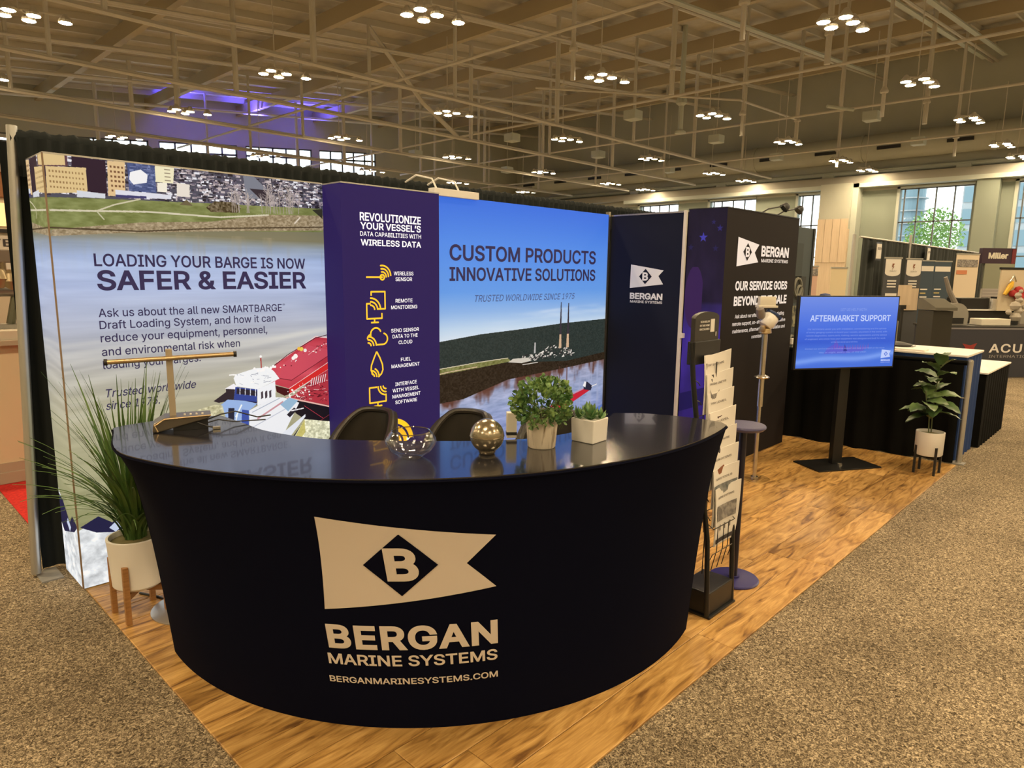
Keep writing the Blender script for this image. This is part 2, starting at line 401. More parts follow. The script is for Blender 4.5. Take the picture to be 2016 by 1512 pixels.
# ---- printed pictures, painted pixel by pixel
rng = np.random.RandomState(3)
class Pic:
    def __init__(s, wcm, hcm, k):
        s.k = k; s.W = int(wcm * k); s.H = int(hcm * k); s.a = np.zeros((s.H, s.W, 3))
        s.X, s.Y = np.meshgrid((np.arange(s.W) + .5) / k, (np.arange(s.H) + .5) / k)
    def noise(s, cx, cy, octv=4, seed=0):
        r = np.random.RandomState(seed); out = 0; amp = 1; tot = 0
        for o in range(octv):
            nx = max(2, int(s.W / s.k / cx * 2 ** o)) + 2; ny = max(2, int(s.H / s.k / cy * 2 ** o)) + 2
            g = r.rand(ny, nx)
            xi = s.X[0] / (s.W / s.k) * (nx - 1.001); yi = s.Y[:, 0] / (s.H / s.k) * (ny - 1.001)
            x0 = xi.astype(int); y0 = yi.astype(int); fx = (xi - x0)[None]; fy = (yi - y0)[:, None]
            fx = fx * fx * (3 - 2 * fx); fy = fy * fy * (3 - 2 * fy)
            v = g[y0][:, x0] * (1 - fx) * (1 - fy) + g[y0][:, x0 + 1] * fx * (1 - fy) + g[y0 + 1][:, x0] * (1 - fx) * fy + g[y0 + 1][:, x0 + 1] * fx * fy
            out = out + v * amp; tot += amp; amp *= .55
        return out / tot
    def mask(s, pts):
        m = np.zeros((s.H, s.W), bool); n = len(pts)
        xs = [p[0] for p in pts]; ys = [p[1] for p in pts]
        i0 = max(0, int(min(xs) * s.k) - 1); i1 = min(s.W, int(max(xs) * s.k) + 2); j0 = max(0, int(min(ys) * s.k) - 1); j1 = min(s.H, int(max(ys) * s.k) + 2)
        if i1 <= i0 or j1 <= j0: return m
        X = s.X[j0:j1, i0:i1]; Y = s.Y[j0:j1, i0:i1]; sub = np.zeros(X.shape, bool)
        for i in range(n):
            xa, ya = pts[i]; xb, yb = pts[(i + 1) % n]
            if ya == yb: continue
            c = (Y >= min(ya, yb)) & (Y < max(ya, yb)) & (X < xa + (Y - ya) * (xb - xa) / (yb - ya))
            sub ^= c
        m[j0:j1, i0:i1] = sub; return m
    def poly(s, pts, c, al=1.0, tex=None):
        m = s.mask(pts); col = np.array(c, float) / 255
        if tex is not None: v = np.clip(col + (tex[m][:, None] - .5) * 0.6, 0, 1)
        else: v = col
        s.a[m] = s.a[m] * (1 - al) + v * al
    def line(s, pts, wd, c):
        for (xa, ya), (xb, yb) in zip(pts[:-1], pts[1:]):
            dx, dy = xb - xa, yb - ya; L = math.hypot(dx, dy) or 1e-6; nx, ny = -dy / L * wd / 2, dx / L * wd / 2
            s.poly([(xa + nx, ya + ny), (xa - nx, ya - ny), (xb - nx, yb - ny), (xb + nx, yb + ny)], c)
    def dot(s, x, y, r, c):
        s.a[(s.X - x) ** 2 + (s.Y - y) ** 2 < r * r] = np.array(c) / 255
    def ramp(s, stops):
        ys = [p[0] for p in stops]
        for i in range(3): s.a[:, :, i] = np.interp(s.Y, ys, [p[1][i] / 255 for p in stops])
    def image(s, name):
        im = bpy.data.images.new(name, s.W, s.H)
        px = np.ones((s.H, s.W, 4), np.float32); px[:, :, :3] = np.clip(s.a, 0, 1)
        im.pixels.foreach_set(px.ravel()); im.update(); im.pack(); return im
def m_print(name, im, es, diff=0.25):
    m = bpy.data.materials.new(name); m.use_nodes = True; nt = m.node_tree; b = nt.nodes['Principled BSDF']
    t = nt.nodes.new('ShaderNodeTexImage'); t.image = im; t.extension = 'MIRROR'
    hs = nt.nodes.new('ShaderNodeHueSaturation'); hs.inputs['Value'].default_value = diff
    nt.links.new(t.outputs[0], hs.inputs['Color']); nt.links.new(hs.outputs[0], b.inputs['Base Color'])
    nt.links.new(t.outputs[0], b.inputs['Emission Color']); b.inputs['Emission Strength'].default_value = es
    b.inputs['Roughness'].default_value = 0.7; b.inputs['Specular IOR Level'].default_value = 0.2
    return m
def set_uv(o, fn):
    me = o.data
    ul = me.uv_layers[0] if me.uv_layers else me.uv_layers.new(name='UVMap')
    for l in me.loops: ul.data[l.index].uv = fn(me.vertices[l.vertex_index].co)

# ================================================================== THE HALL
XW = 52.0; YB = 50.0; X0 = -16.0; Y0 = -22.0
deck = lambda x: 11.3 + 0.09 * x
fl = MB().box((X0, Y0, -0.2), (XW + 0.4, YB + 0.4, 0)).build('floor', M_carpet); struct(fl)
c = MB().add([(X0, Y0, deck(X0)), (XW, Y0, deck(XW)), (XW, YB, deck(XW)), (X0, YB, deck(X0)),
              (X0, Y0, deck(X0) + .3), (XW, Y0, deck(XW) + .3), (XW, YB, deck(XW) + .3), (X0, YB, deck(X0) + .3)],
             [(0, 1, 2, 3), (7, 6, 5, 4), (0, 4, 5, 1), (1, 5, 6, 2), (2, 6, 7, 3), (3, 7, 4, 0)]).build('ceiling', M_deck); struct(c)
# steel ribs under the deck: purlins across, deep beams lengthways
yy = Y0 + 1.0
pm = None
while yy < YB:
    if pm is None:
        b = MB(); L = XW - X0
        b.add([(X0, -.05, deck(X0) - .28), (XW, -.05, deck(XW) - .28), (XW, .05, deck(XW) - .28), (X0, .05, deck(X0) - .28),
               (X0, -.05, deck(X0)), (XW, -.05, deck(XW)), (XW, .05, deck(XW)), (X0, .05, deck(X0))],
              [(3, 2, 1, 0), (4, 5, 6, 7), (0, 1, 5, 4), (1, 2, 6, 5), (2, 3, 7, 6), (3, 0, 4, 7)])
        pm = b.build('purlin', M_steelpaint, c); pm.location = (0, yy, 0)
    else:
        o = pm.copy(); COL.objects.link(o); o.location = (0, yy, 0)
    yy += 2.05
xb = 4.65 - 6.1 * 3
while xb < XW - 1:
    MB().box((xb - .14, Y0, deck(xb) - .95), (xb + .14, YB, deck(xb) - .28)).build('beam', M_beam, c); xb += 6.1

# walls
def wall_box(name, a, b_, m=M_hallwall):
    return struct(MB().box(a, b_).build(name, m))
wall_box('wall_left', (X0 - .3, Y0, 0), (X0, YB, deck(X0) + .3))
wall_box('wall_front', (X0, Y0 - .3, 0), (XW, Y0, deck(XW) + .3))
# back wall with sloping row of clerestory windows
wb = MB()
wb.box((X0, YB, 0), (XW, YB + .3, 6.9))
top = lambda x: 8.55 + 0.082 * x
def wall_quad(b, x0, x1, lo0, lo1, hi0, hi1, y0=YB, y1=YB + .3):
    b.add([(x0, y0, lo0), (x1, y0, lo1), (x1, y1, lo1), (x0, y1, lo0), (x0, y0, hi0), (x1, y0, hi1), (x1, y1, hi1), (x0, y1, hi0)],
          [(3, 2, 1, 0), (4, 5, 6, 7), (0, 1, 5, 4), (1, 2, 6, 5), (2, 3, 7, 6), (3, 0, 4, 7)])
wall_quad(wb, X0, XW, top(X0), top(XW), deck(X0) + .3, deck(XW) + .3)
wins = [(-6.5 + 5.98 * i, -1.15 + 5.98 * i) for i in range(7)]
edges = [X0] + [v for p in wins for v in p] + [XW]
for i in range(0, len(edges), 2):
    wall_quad(wb, edges[i], edges[i + 1], 6.9, 6.9, top(edges[i]), top(edges[i + 1]))
wback = struct(wb.build('wall_back', M_hallwall))
M_mull = mat('dark_window_metal', (0.10, 0.11, 0.11), 0.5)
wn = 0
for x0, x1 in wins:
    wn += 1
    r = bpy.data.objects.new('window_%d' % wn, None); COL.objects.link(r); r['kind'] = 'structure'
    fr = MB()
    for k in range(6):
        x = x0 + (x1 - x0) * k / 5; ww = .09 if k in (0, 5) else .05
        fr.box((x - ww, YB + .05, 6.9), (x + ww, YB + .15, top(x)))
    for h in (6.95, 7.9, 8.8):
        fr.box((x0, YB + .05, h - .06), (x1, YB + .15, h + .06))
    wall_quad(fr, x0, x1, top(x0) - .75, top(x1) - .75, top(x0) - .62, top(x1) - .62, YB + .05, YB + .15)
    wall_quad(fr, x0, x1, top(x0) - .10, top(x1) - .10, top(x0), top(x1), YB + .05, YB + .15)
    fr.build('window_frame', M_mull, r)
    for k in range(5):
        xa = x0 + (x1 - x0) * k / 5; xc = x0 + (x1 - x0) * (k + 1) / 5
        MB().quad((xa, YB + .1, 6.9), (xc, YB + .1, 6.9), (xc, YB + .1, top(xc)), (xa, YB + .1, top(xa))).build('pane', M_pane, r)
# right wall with tall windows
WZ0, WZ1 = 1.0, 7.5
rw = [(-14, -10), (-4, 0), (3.4, 7.7), (10.0, 14.2), (17.0, 21.0), (24.3, 28.15), (31.1, 34.9), (38, 42)]
rb = MB()
rb.box((XW, Y0, WZ1), (XW + .4, YB, deck(XW) + .3)); rn = MB(); rn.box((XW, Y0, 0), (XW + .4, YB, WZ0))
ed = [Y0] + [v for p in rw for v in p] + [YB]
for i in range(0, len(ed), 2): rn.box((XW, ed[i], WZ0), (XW + .4, ed[i + 1], WZ1))
wr_ = struct(rb.build('wall_right', M_hallwall)); rn.build('lower_wall', M_niche, wr_)
for y0, y1 in rw:
    wn += 1
    r = bpy.data.objects.new('window_%d' % wn, None); COL.objects.link(r); r['kind'] = 'structure'
    fr = MB()
    for k in range(5):
        y = y0 + (y1 - y0) * k / 4
        if k == 4: y -= .25
        fr.box((XW + .1, y - .04, WZ0), (XW + .2, y + .04, WZ1))
    for h in (WZ0, 3.0, 5.3, WZ1 - .03): fr.box((XW + .1, y0, h - .04), (XW + .2, y1, h + .04))
    fr.build('window_frame', M_mull, r)
    tr = MB().box((XW - .12, y1, WZ0), (XW + .02, y1 + .18, WZ1 + .12)); tr.box((XW - .12, y0 - .05, WZ1), (XW + .02, y1 + .18, WZ1 + .14)); tr.build('window_trim', M_trim, r)
    for k in range(4):
        a = y0 + (y1 - y0) * k / 4; bq = y0 + (y1 - y0) * (k + 1) / 4
        for lo, hi in ((WZ0, 3.0), (3.0, 5.3), (5.3, WZ1)):
            MB().quad((XW + .15, bq, lo), (XW + .15, a, lo), (XW + .15, a, hi), (XW + .15, bq, hi)).build('pane', M_pane, r)
# ledge beam above the windows, pilasters
struct(MB().box((XW - 1.0, -12, 7.95), (XW, 48, 8.45)).build('trim_1', mat('ledge_paint', (.30, .29, .25), .8)))
struct(MB().box((XW - 1.0, 8.0, 7.68), (XW - .02, 16.9, 7.95)).build('trim_2', M_trim))
struct(MB().box((XW - 1.0, 19.05, 7.68), (XW - .02, 36, 7.95)).build('trim_3', M_trim))
struct(MB().box((XW - 1.0, -8, 7.68), (XW - .02, 8.0, 7.95)).build('trim_4', M_trim))
struct(MB().box((XW - 1.0, 16.55, 0), (XW - .05, 16.92, 7.95)).build('trim_5', M_trim))
struct(MB().box((XW - .8, 8.55, 0), (XW - .05, 9.75, 7.68)).build('trim_6', M_niche))
struct(MB().box((XW - 1.2, 16.93, 4.9), (XW - .02, 19.02, 8.0)).build('trim_7', M_hallwall))
pil = MB().box((XW - 1.25, 16.93, 0), (XW - .02, 19.02, 4.9)); struct(pil.build('trim_8', M_tanboard))
for k in range(4):
    MB().box((XW - 1.3, 16.95 + k * .52, 2.6), (XW - 1.25, 16.95 + k * .52 + .50, 5.6)).build('panel', M_tanboard, bpy.data.objects['trim_8'])

# ---- outside the windows
def far(name, label, cat, mb, m):
    return tag(mb.build(name, m), label, cat)
M_pale = mat('pale_blue_facade', (0.17, 0.25, 0.28), 0.5)
M_palew = mat('pale_grey_facade', (0.34, 0.36, 0.36), 0.6)
t = thing('apartment_tower', 'pale blue round tower with curved balcony slabs seen through the window', 'building', (140, 36.2, 0))
MB().lathe([(2.1, 0), (2.1, 26)], 24).build('wall', M_pale, t)
for k in range(9): MB().lathe([(2.6, 2.2 + k * 2.2), (2.6, 2.4 + k * 2.2)], 24).build('balcony', M_palew, t)
t = thing('office_building', 'pale grey office block with blue glass bands outside the window', 'building', (120, 14, 0))
MB().box((0, 0, 0), (20, 10.4, 20)).build('wall', M_palew, t)
for k in range(5): MB().box((-.15, .3, 3 + k * 3.2), (0, 10.2, 5.2 + k * 3.2)).build('window', M_pale, t)
tr = thing('street_tree', 'bright green leafy tree outside the big window', 'tree', (68, 15.6, 0))
MB().tube([(0, 0, 0), (0, 0, 3), (.3, .2, 5.2)], [.2, .16, .08], 8).build('trunk', mat('tree_bark', (.12, .09, .06), .9), tr)
fo = MB(); R = random.Random(5)
for i in range(1500):
    a = R.uniform(0, 2 * PI); u = R.uniform(-1, 1); rr = 2.1 * R.random() ** .4
    p = Vector((rr * math.cos(a) * math.sqrt(1 - u * u), rr * math.sin(a) * math.sqrt(1 - u * u) * 1.1, 5.2 + rr * u * 1.15)); d = Vector((R.uniform(-1, 1), R.uniform(-1, 1), R.uniform(-1, 1))).normalized() * .17
    e = d.cross(Vector((.3, .5, .9))).normalized() * .1
    fo.add([p - d, p + e, p + d, p - e], [(0, 1, 2, 3)])
o = fo.build('foliage', mat('bright_leaf', (.27, .42, .12), .6), tr); o['kind'] = 'stuff'  # one even bright leaf green
t = thing('cafe_awning', 'small red awning outside the big window', 'awning', (90, 25.0, 4.6))
MB().add([(0, -1.1, 0), (0, 1.1, 0), (1, 1.1, 1), (1, -1.1, 1), (0, -1.1, -.15), (0, 1.1, -.15)], [(0, 1, 2, 3), (4, 5, 1, 0)]).build('canopy', mat('red_awning', (.4, .05, .04), .7), t, solid=.03)
MB().box((1, -1.1, -4.6), (1.1, 1.1, 1)).build('frame', M_palew, t)
struct(MB().box((XW + .5, -60, -.3), (200, 120, -.05)).build('trim_9', mat('street_paving', (.5, .5, .48), .8)))

# ---- roof trusses
names = ['first', 'second', 'third', 'fourth', 'fifth', 'sixth', 'seventh']
ty = [9.7, 15.85, 22.0, 28.0, 34.2, 40.3, 46.4]
for i, y in enumerate(ty):
    t = thing('roof_truss', 'long painted steel roof truss, %s in depth from the booth' % names[i], 'truss', (0, y, 0))
    ch = lambda x: 10 + .09 * x
    b = MB()
    for dy in (-.14, .14):
        b.tube([(X0, dy, ch(X0)), (XW, dy, ch(XW))], .07, 6)
    b.build('top_chord', M_steelpaint, t)
    if i >= 2:
        b = MB(); b.tube([(X0, -.1, 8.5), (XW - 3, -.1, 8.5)], .07, 6); b.tube([(X0, .1, 8.62), (XW - 3, .1, 8.62)], .05, 6); b.build('bottom_chord', M_steelpaint, t)
    x = 6.5 - 6.34 * 2; n = 0
    while x < XW - 2:
        zb = 8.5 if i >= 2 else (8.9 if (n % 2) else 8.2)
        MB().tube([(x, 0, zb), (x, 0, deck(x) - .3)], .11 if n % 2 else .08, 8).build('post', M_steelpaint, t)
        if i < 2:
            MB().lathe([(.02, 0), (.16, .05), (.16, .12), (.02, .4)], 10, (x, 0, zb + .9)).build('collar', M_steelpaint, t)
        if n == 4 and i == 3:
            MB().tube([(x, 0, deck(x) - .4), (x + 3.1, 0, 9.9), (x + 5.4, 0, 8.6)], .11, 6).build('brace', M_steelpaint, t)
        n += 1; x += 6.34
# sprinkler pipes and thin rods along the depth of the hall
for k, (x, z) in enumerate([(17.5, 9.2), (26.5, 9.1), (35.0, 9.4), (44.0, 9.2)]):
    tag(MB().tube([(x, 4, z), (x, 47, z)], .055, 6).build('sprinkler_pipe', M_steelpaint), 'thin sprinkler pipe along the hall roof, %s of four from the left' % ['first', 'second', 'third', 'fourth'][k], 'pipe', 'sprinkler pipes under the roof')
for k, (a, b_) in enumerate([((24.0, 22, 9.9), (31.5, 15.85, 9.75)), ((31.5, 15.85, 9.75), (38.6, 15.85, 9.95))]):
    tag(MB().tube([a, b_], .05, 6).build('tie_rod', M_steelpaint), ['slim steel tie rod slanting between roof posts, left one', 'slim steel tie rod level between roof posts, right one'][k], 'rod', 'tie rods between the roof posts')
# straight bright conduit tracks, near the top right
for k, (y, xa, xb2, z0) in enumerate([(15.85, 22, 49, 0.0), (9.2, 30, 50, 0.0), (10.2, 30, 50, -.1)]):
    b = MB(); b.add([(xa, y - .45, 10 + .09 * xa), (xb2, y - .45, 10 + .09 * xb2), (xb2, y - .2, 10 + .09 * xb2), (xa, y - .2, 10 + .09 * xa)], [(0, 1, 2, 3)])
    tag(b.build('cable_tray', M_trim, solid=.08), ['pale cable tray along the roof, left of the hanging pipe', 'left one of the paired pale cable trays at upper right', 'right one of the paired pale cable trays at upper right'][k], 'tray', 'cable trays on the trusses')
# hanging pipe with a bulb end, hanging antenna
t = thing('hanging_pipe', 'bright white pipe hanging from the roof with a flared lower end', 'pipe', (32.9, 19.8, 0))
MB().tube([(0, 0, 9.1), (0, 0, 14.25)], .13, 10).build('pipe', M_trim, t)
MB().lathe([(.28, 8.95), (.28, 9.05), (.13, 9.15)], 12).build('flare', M_trim, t)
MB().lathe([(.1, 10.3), (.28, 10.45), (.28, 10.6), (.1, 11.0)], 12).build('collar', M_trim, t)
t = thing('hanging_sensor_bar', 'thin pipe hanging from the roof ending in a short crossbar', 'pipe', (33.0, 11.8, 0))
MB().tube([(0, 0, 9.1), (0, 0, 14.26)], .08, 8).build('pipe', M_steelpaint, t)
MB().tube([(-.5, .4, 9.1), (.5, -.4, 9.0)], .07, 8).build('crossbar', M_trim, t)
# white boxes (access points) and ducts
bx = thing('ceiling_box', 'first small white box under the roof from the left', 'box', (30.0, 20.8, 0), 0, 'white boxes under the roof')
MB().box((-.35, -.35, 9.3), (.35, .35, 9.75), .04).build('housing', M_trim, bx); MB().tube([(0, 0, 9.75), (0, 0, 13.5)], .02, 5).build('rod', M_steelpaint, bx)
bxs = [(30.0, 20.8), (38.3, 20.6), (37.9, 12.0), (46.4, 12.0), (46.5, 20.5), (47.0, 29.1), (30.2, 29.5), (38.1, 29.1), (39.2, 38.8), (30, 38.5)]
bxs.sort(key=lambda p: (.697 * p[0] - .717 * p[1]) / (.709 * p[0] + .687 * p[1]))
for i_, (x, y) in enumerate(bxs):
    o = bx if i_ == 0 else copy_tree(bx)
    o.location = (x, y, 0); o['label'] = ['leftmost', 'second', 'third', 'fourth', 'fifth', 'sixth', 'seventh', 'eighth', 'ninth', 'rightmost'][i_] + ' of the ten small white boxes under the roof, counted from the left'
t = thing('air_duct', 'large round painted air duct running high along the window wall', 'duct', (51.1, 0, 0))
MB().tube([(0, -10, 10.2), (0, 48, 10.2)], .85, 20).build('duct_body', M_hallwall, t, smooth=True)
for k in range(14):
    MB().box((-.93, -6 + k * 4.0, 9.92), (-.78, -4.6 + k * 4.0, 10.12)).build('vent_slot', M_black, t)
for k in range(8): MB().lathe([(.9, -.1), (.9, .1)], 20).build('hanger_ring', M_hallwall, t).matrix_local = Matrix.Translation((0, -6 + k * 7.5, 10.2)) @ Matrix.Rotation(PI / 2, 4, 'X')
t = thing('service_pipe', 'pale pipe with drop boxes running below the big air duct', 'pipe', (51.65, 0, 0))
MB().tube([(0, -10, 8.75), (0, 48, 8.75)], .16, 10).build('pipe', M_trim, t)
for k in range(5): MB().box((-.3, 2 + k * 8.2, 8.46), (.3, 2.8 + k * 8.2, 8.7)).build('junction_box', M_trim, t)

ORD = ['first', 'second', 'third', 'fourth', 'fifth', 'sixth', 'seventh', 'eighth', 'ninth', 'tenth']
# ---- high-bay lamps
def make_lamp():
    t = thing('ceiling_lamp', 'cluster of bright high-bay lamps hanging under the roof', 'lamp', (0, 0, 0), 0, 'high-bay lamp clusters')
    pos = [(-.29, -.29), (.29, -.29), (.29, .29), (-.29, .29), (1.05, -.3)]
    b = MB(); b.tube([(-.29, -.29, .2), (.29, .29, .2)], .03, 6); b.tube([(-.29, .29, .2), (.29, -.29, .2)], .03, 6); b.tube([(0, 0, .22), (1.05, -.3, .22)], .03, 6); b.tube([(0, 0, .2), (0, 0, 3.2)], .02, 5)
    for (x, y) in pos: b.lathe([(.185, .03), (.17, .10), (.06, .26), (0, .28)], 10, (x, y, 0))
    b.build('housing', M_steelpaint, t)
    me = None
    for (x, y) in pos:
        if me is None:
            o = MB().lathe([(.165, 0.022), (.09, .016)], 9).build('lens', M_lens, t); me = o
        else:
            o = me.copy(); COL.objects.link(o)
        o.location = (x, y, 0)
    return t
lx = [-11, -3, 4.94, 12.5, 20.55, 28.45, 36.5, 44.4, 49.3]
ly = [-16.5, -8.4, -0.4, 7.6, 15.7, 24.1, 32.9, 42.0]
proto = make_lamp(); first = True
for y in ly:
    for x in lx:
        if (x, y) == (49.3, 42.0): continue
        o = proto if first else copy_tree(proto)
        first = False
        o.location = (x, y, 8.5)
        if y > 5 and x > 0: o['label'] = '%s lamp cluster from the left in the %s row of roof lamps from the booth' % (ORD[lx.index(x) - 2], ORD[ly.index(y) - 3])
        else: o['label'] = 'bright roof lamp cluster beyond the edge of the view'

# ================================================================== BOOTH FLOOR
fr_ = thing('plank_flooring', 'wood-look plank flooring laid under the whole booth', 'flooring', (0, 0, 0))
px0, px1, py0, py1 = 0.84, 6.98, 1.23, 4.25
rowh = 0.178; PL = 1.22; j = 0; y = py0
R = random.Random(11)
meshes = {}
def plank(xa, xb, ya, yb):
    w_, h_ = xb - xa, yb - ya; key = (round(w_, 3), round(h_, 3))
    g = 0.0012; e = 0.003; T = .008
    if key not in meshes:
        b = MB(); x1, y1 = w_ - g, h_ - g
        b.add([(g, g, 0), (x1, g, 0), (x1, y1, 0), (g, y1, 0), (g, g, T - e / 2), (x1, g, T - e / 2), (x1, y1, T - e / 2), (g, y1, T - e / 2),
               (g + e, g + e, T), (x1 - e, g + e, T), (x1 - e, y1 - e, T), (g + e, y1 - e, T)],
              [(3, 2, 1, 0), (0, 1, 5, 4), (1, 2, 6, 5), (2, 3, 7, 6), (3, 0, 4, 7), (4, 5, 9, 8), (5, 6, 10, 9), (6, 7, 11, 10), (7, 4, 8, 11), (8, 9, 10, 11)])
        o = b.build('plank', M_plank, fr_); meshes[key] = o.data
    else:
        o = bpy.data.objects.new('plank', meshes[key]); COL.objects.link(o); o.parent = fr_
    o.location = (xa, ya, 0.001 + R.uniform(0, .0006))
while y < py1 - .02:
    ye = min(y + rowh, py1); x = px0 - R.uniform(0.1, PL - .1)
    while x < px1 - .02:
        xa = max(x, px0); xe = min(x + PL, px1)
        if xe - xa > .03: plank(xa, xe, y, ye)
        x += PL
    y += rowh; j += 1
# cable on the floor behind the potted grass
pts = [(1.02, 3.62, .014), (1.07, 3.52, .014), (1.10, 3.42, .014), (1.18, 3.36, .014), (1.4, 3.3, .014), (1.7, 3.45, .014)]
tag(MB().tube(pts, .006, 6).build('floor_cable', M_black), 'dark cable lying on the planks behind the left pot', 'cable')

# ================================================================== COUNTER
HT = 1.0
Cb, rb_, Ct, rt0 = (2.343, 2.818), 1.40, (2.324, 2.935), 1.64
ZB = 0.010
def SURF(th, z, lift=0.0):
    wv = min(max(z / HT, 0), 1); wv = .6 * wv + .4 * wv ** 4
    cx, cy = math.cos(th), math.sin(th)
    s_ = min(max((math.radians(193) - th) / math.radians(19), 0), 1); rt_ = rt0 - .125 * s_ * s_ * (3 - 2 * s_)
    x = (Cb[0] + (rb_ + lift) * cx) * (1 - wv) + (Ct[0] + (rt_ + lift) * cx) * wv
    y = (Cb[1] + (rb_ + lift) * cy) * (1 - wv) + (Ct[1] + (rt_ + lift) * cy) * wv
    return Vector((x, y, z))
TH0, TH1 = math.radians(175), math.radians(285.5)
ct = thing('reception_counter', 'curved reception counter in dark navy stretch fabric with white flag emblem', 'counter', (0, 0, 0))
inner = [(1.238, 3.02), (1.243, 2.80), (1.245, 2.615), (1.30, 2.42), (1.37, 2.29), (1.493, 2.153), (1.647, 2.0), (1.836, 1.84), (2.05, 1.745), (2.28, 1.735), (2.47, 1.79), (2.60, 1.85)]
def catmull(P, n):
    out = []
    for i in range(len(P) - 1):
        p0 = Vector(P[max(i - 1, 0)]); p1 = Vector(P[i]); p2 = Vector(P[i + 1]); p3 = Vector(P[min(i + 2, len(P) - 1)])
        for k in range(n):
            t_ = k / n
            out.append(0.5 * ((2 * p1) + (p2 - p0) * t_ + (2 * p0 - 5 * p1 + 4 * p2 - p3) * t_ * t_ + (3 * p1 - p0 - 3 * p2 + p3) * t_ ** 3))
    out.append(Vector(P[-1])); return out
inn = catmull([Vector((*p, 0)) for p in inner], 4)
NS = 64
outer = [SURF(TH0 + (TH1 - TH0) * i / NS, HT) for i in range(NS + 1)]
endR = [Vector((2.800, 1.40, 0)), Vector((2.795, 1.50, 0)), Vector((2.765, 1.62, 0)), Vector((2.70, 1.755, 0))]
endL = [Vector((1.13, 3.075, 0)), Vector((0.98, 3.10, 0)), Vector((.86, 3.09, 0))]
poly = [(p.x, p.y) for p in outer] + [(p.x, p.y) for p in endR] + [(p.x, p.y) for p in reversed(inn)] + [(p.x, p.y) for p in endL]
cen = Vector((2.34, 2.85, 0))
# fabric cover: outside skin follows the flared profile; ends and inside close it
NZ = 26
fb = MB()
fb.grid(lambda u, v: SURF(TH0 + (TH1 - TH0) * u, ZB + (HT - .004 - ZB) * v), 96, NZ)
cover = fb.build('fabric_cover', M_navy, ct, smooth=True)
# inner and end skins
loop_t = [Vector((p.x, p.y, HT - .004)) for p in [outer[-1]] + endR + list(reversed(inn)) + endL + [outer[0]]]
b0 = SURF(TH1, ZB); b1 = SURF(TH0, ZB)
n = len(loop_t)
def botpt(i):
    p = loop_t[i]; d = Vector((p.x, p.y, 0)) - cen; th = math.atan2(d.y, d.x) % (2 * PI)
    th = min(max(th, TH0), TH1); r = d.length
    if i == 0: return b0
    if i == n - 1: return b1
    rr = min(r, rt0) ; q_ = cen + Vector((math.cos(th), math.sin(th), 0)) * min(rr, rb_ - .02)
    return Vector((q_.x, q_.y, ZB))
bots = [botpt(i) for i in range(n)]
sk = MB()
vs = []
for j in range(9):
    wv = j / 8; ww = .6 * wv + .4 * wv ** 4
    for i in range(n): 
        p = bots[i].lerp(loop_t[i], ww); p.z = ZB + (HT - .004 - ZB) * wv; vs.append(p)
fs = [(j * n + i, j * n + i + 1, (j + 1) * n + i + 1, (j + 1) * n + i) for j in range(8) for i in range(n - 1)]
sk.add(vs, fs); sk.build('inner_fabric', M_navy, ct, smooth=True)
tp = MB()
tp.prism(poly, HT - .001, HT + .006); o = tp.build('counter_top', M_topgloss, ct)
# edge band under the top, dark
eb = MB(); eb.tube([SURF(TH0 + (TH1 - TH0) * i / NS, HT - .004, .002) for i in range(NS + 1)], .006, 6); eb.build('edge_piping', M_navy, ct)
# graphics on the curved front : (degrees, z) -> surface
cmap = lambda a, z: SURF(math.radians(a), z, .0025)
cmap2 = lambda a, z: SURF(math.radians(a), z, .0045)
cmap3 = lambda a, z: SURF(math.radians(a), z, .0065)
M_logoc = mat('printed_logo_white', (0.62, 0.56, 0.50), 0.85, spec=.1)
flat_poly([(217.64, .86), (215.71, .495), (239.07, .577), (235.3, .678), (239.3, .78)], cmap, M_logoc, ct, 'flag_emblem', 14)
flat_poly([(227.29, .80), (231.64, .679), (226.53, .559), (222.13, .68)], cmap2, M_navy, ct, 'diamond_emblem', 6)
text('B', 224.95, 229.1, .618, .129, cmap3, M_logoc, ct, bold=.035, cuts=6)
text('BERGAN', 215.3, 239.1, .338, .097, cmap, M_logoc, ct, bold=.030, cuts=24, y1=.345, space=1.07)
text('MARINE SYSTEMS', 214.9, 239.0, .272, .044, cmap, M_logoc, ct, bold=.018, cuts=24, y1=.278)
text('BERGANMARINESYSTEMS.COM', 214.6, 239.0, .196, .025, cmap, M_logoc, ct, bold=.016, cuts=24, y1=.205)

# ================================================================== BACK DRAPE
bd = thing('pipe_and_drape', 'tall dark back drape on a silver pole, behind the backlit walls', 'drape', (0, 0, 0))
def pleat(u, v, xa, xb, ya, yb, z0, z1, amp, freq, lean=0):
    x = xa + (xb - xa) * u; y = ya + (yb - ya) * u
    L = math.hypot(xb - xa, yb - ya); nx, ny = -(yb - ya) / L, (xb - xa) / L
    s = math.sin(u * L * freq) * amp + math.sin(u * L * freq * 2.37 + 1) * amp * .45 + math.sin(u * L * freq * .31) * amp * .6
    s *= (1 - .55 * v * v) if v < .95 else .5
    return (x + nx * s, y + ny * s, z0 + (z1 - z0) * v)
def drape_top(u, v):
    x = .78 + 6.3 * u; a = 2 * PI * v
    r = .045 + .0035 * math.sin(x * 95 + 2 * math.sin(x * 7)) + .002 * math.sin(x * 41 + 2) + .002 * math.sin(x * 190)
    return (x, 4.26 + r * math.cos(a) * .8, 2.283 + .002 * math.sin(x * 37) + .05 * math.sin(a) + (r - .045) * math.sin(a))
MB().grid(lambda u, v: pleat(u, v, .74, 7.06, 4.29, 4.29, .01, 2.27, .022, 34), 500, 5).build('curtain', M_drapeblk, bd, smooth=True)
MB().grid(drape_top, 700, 10).build('gathered_heading', M_drapeblk, bd, smooth=True)
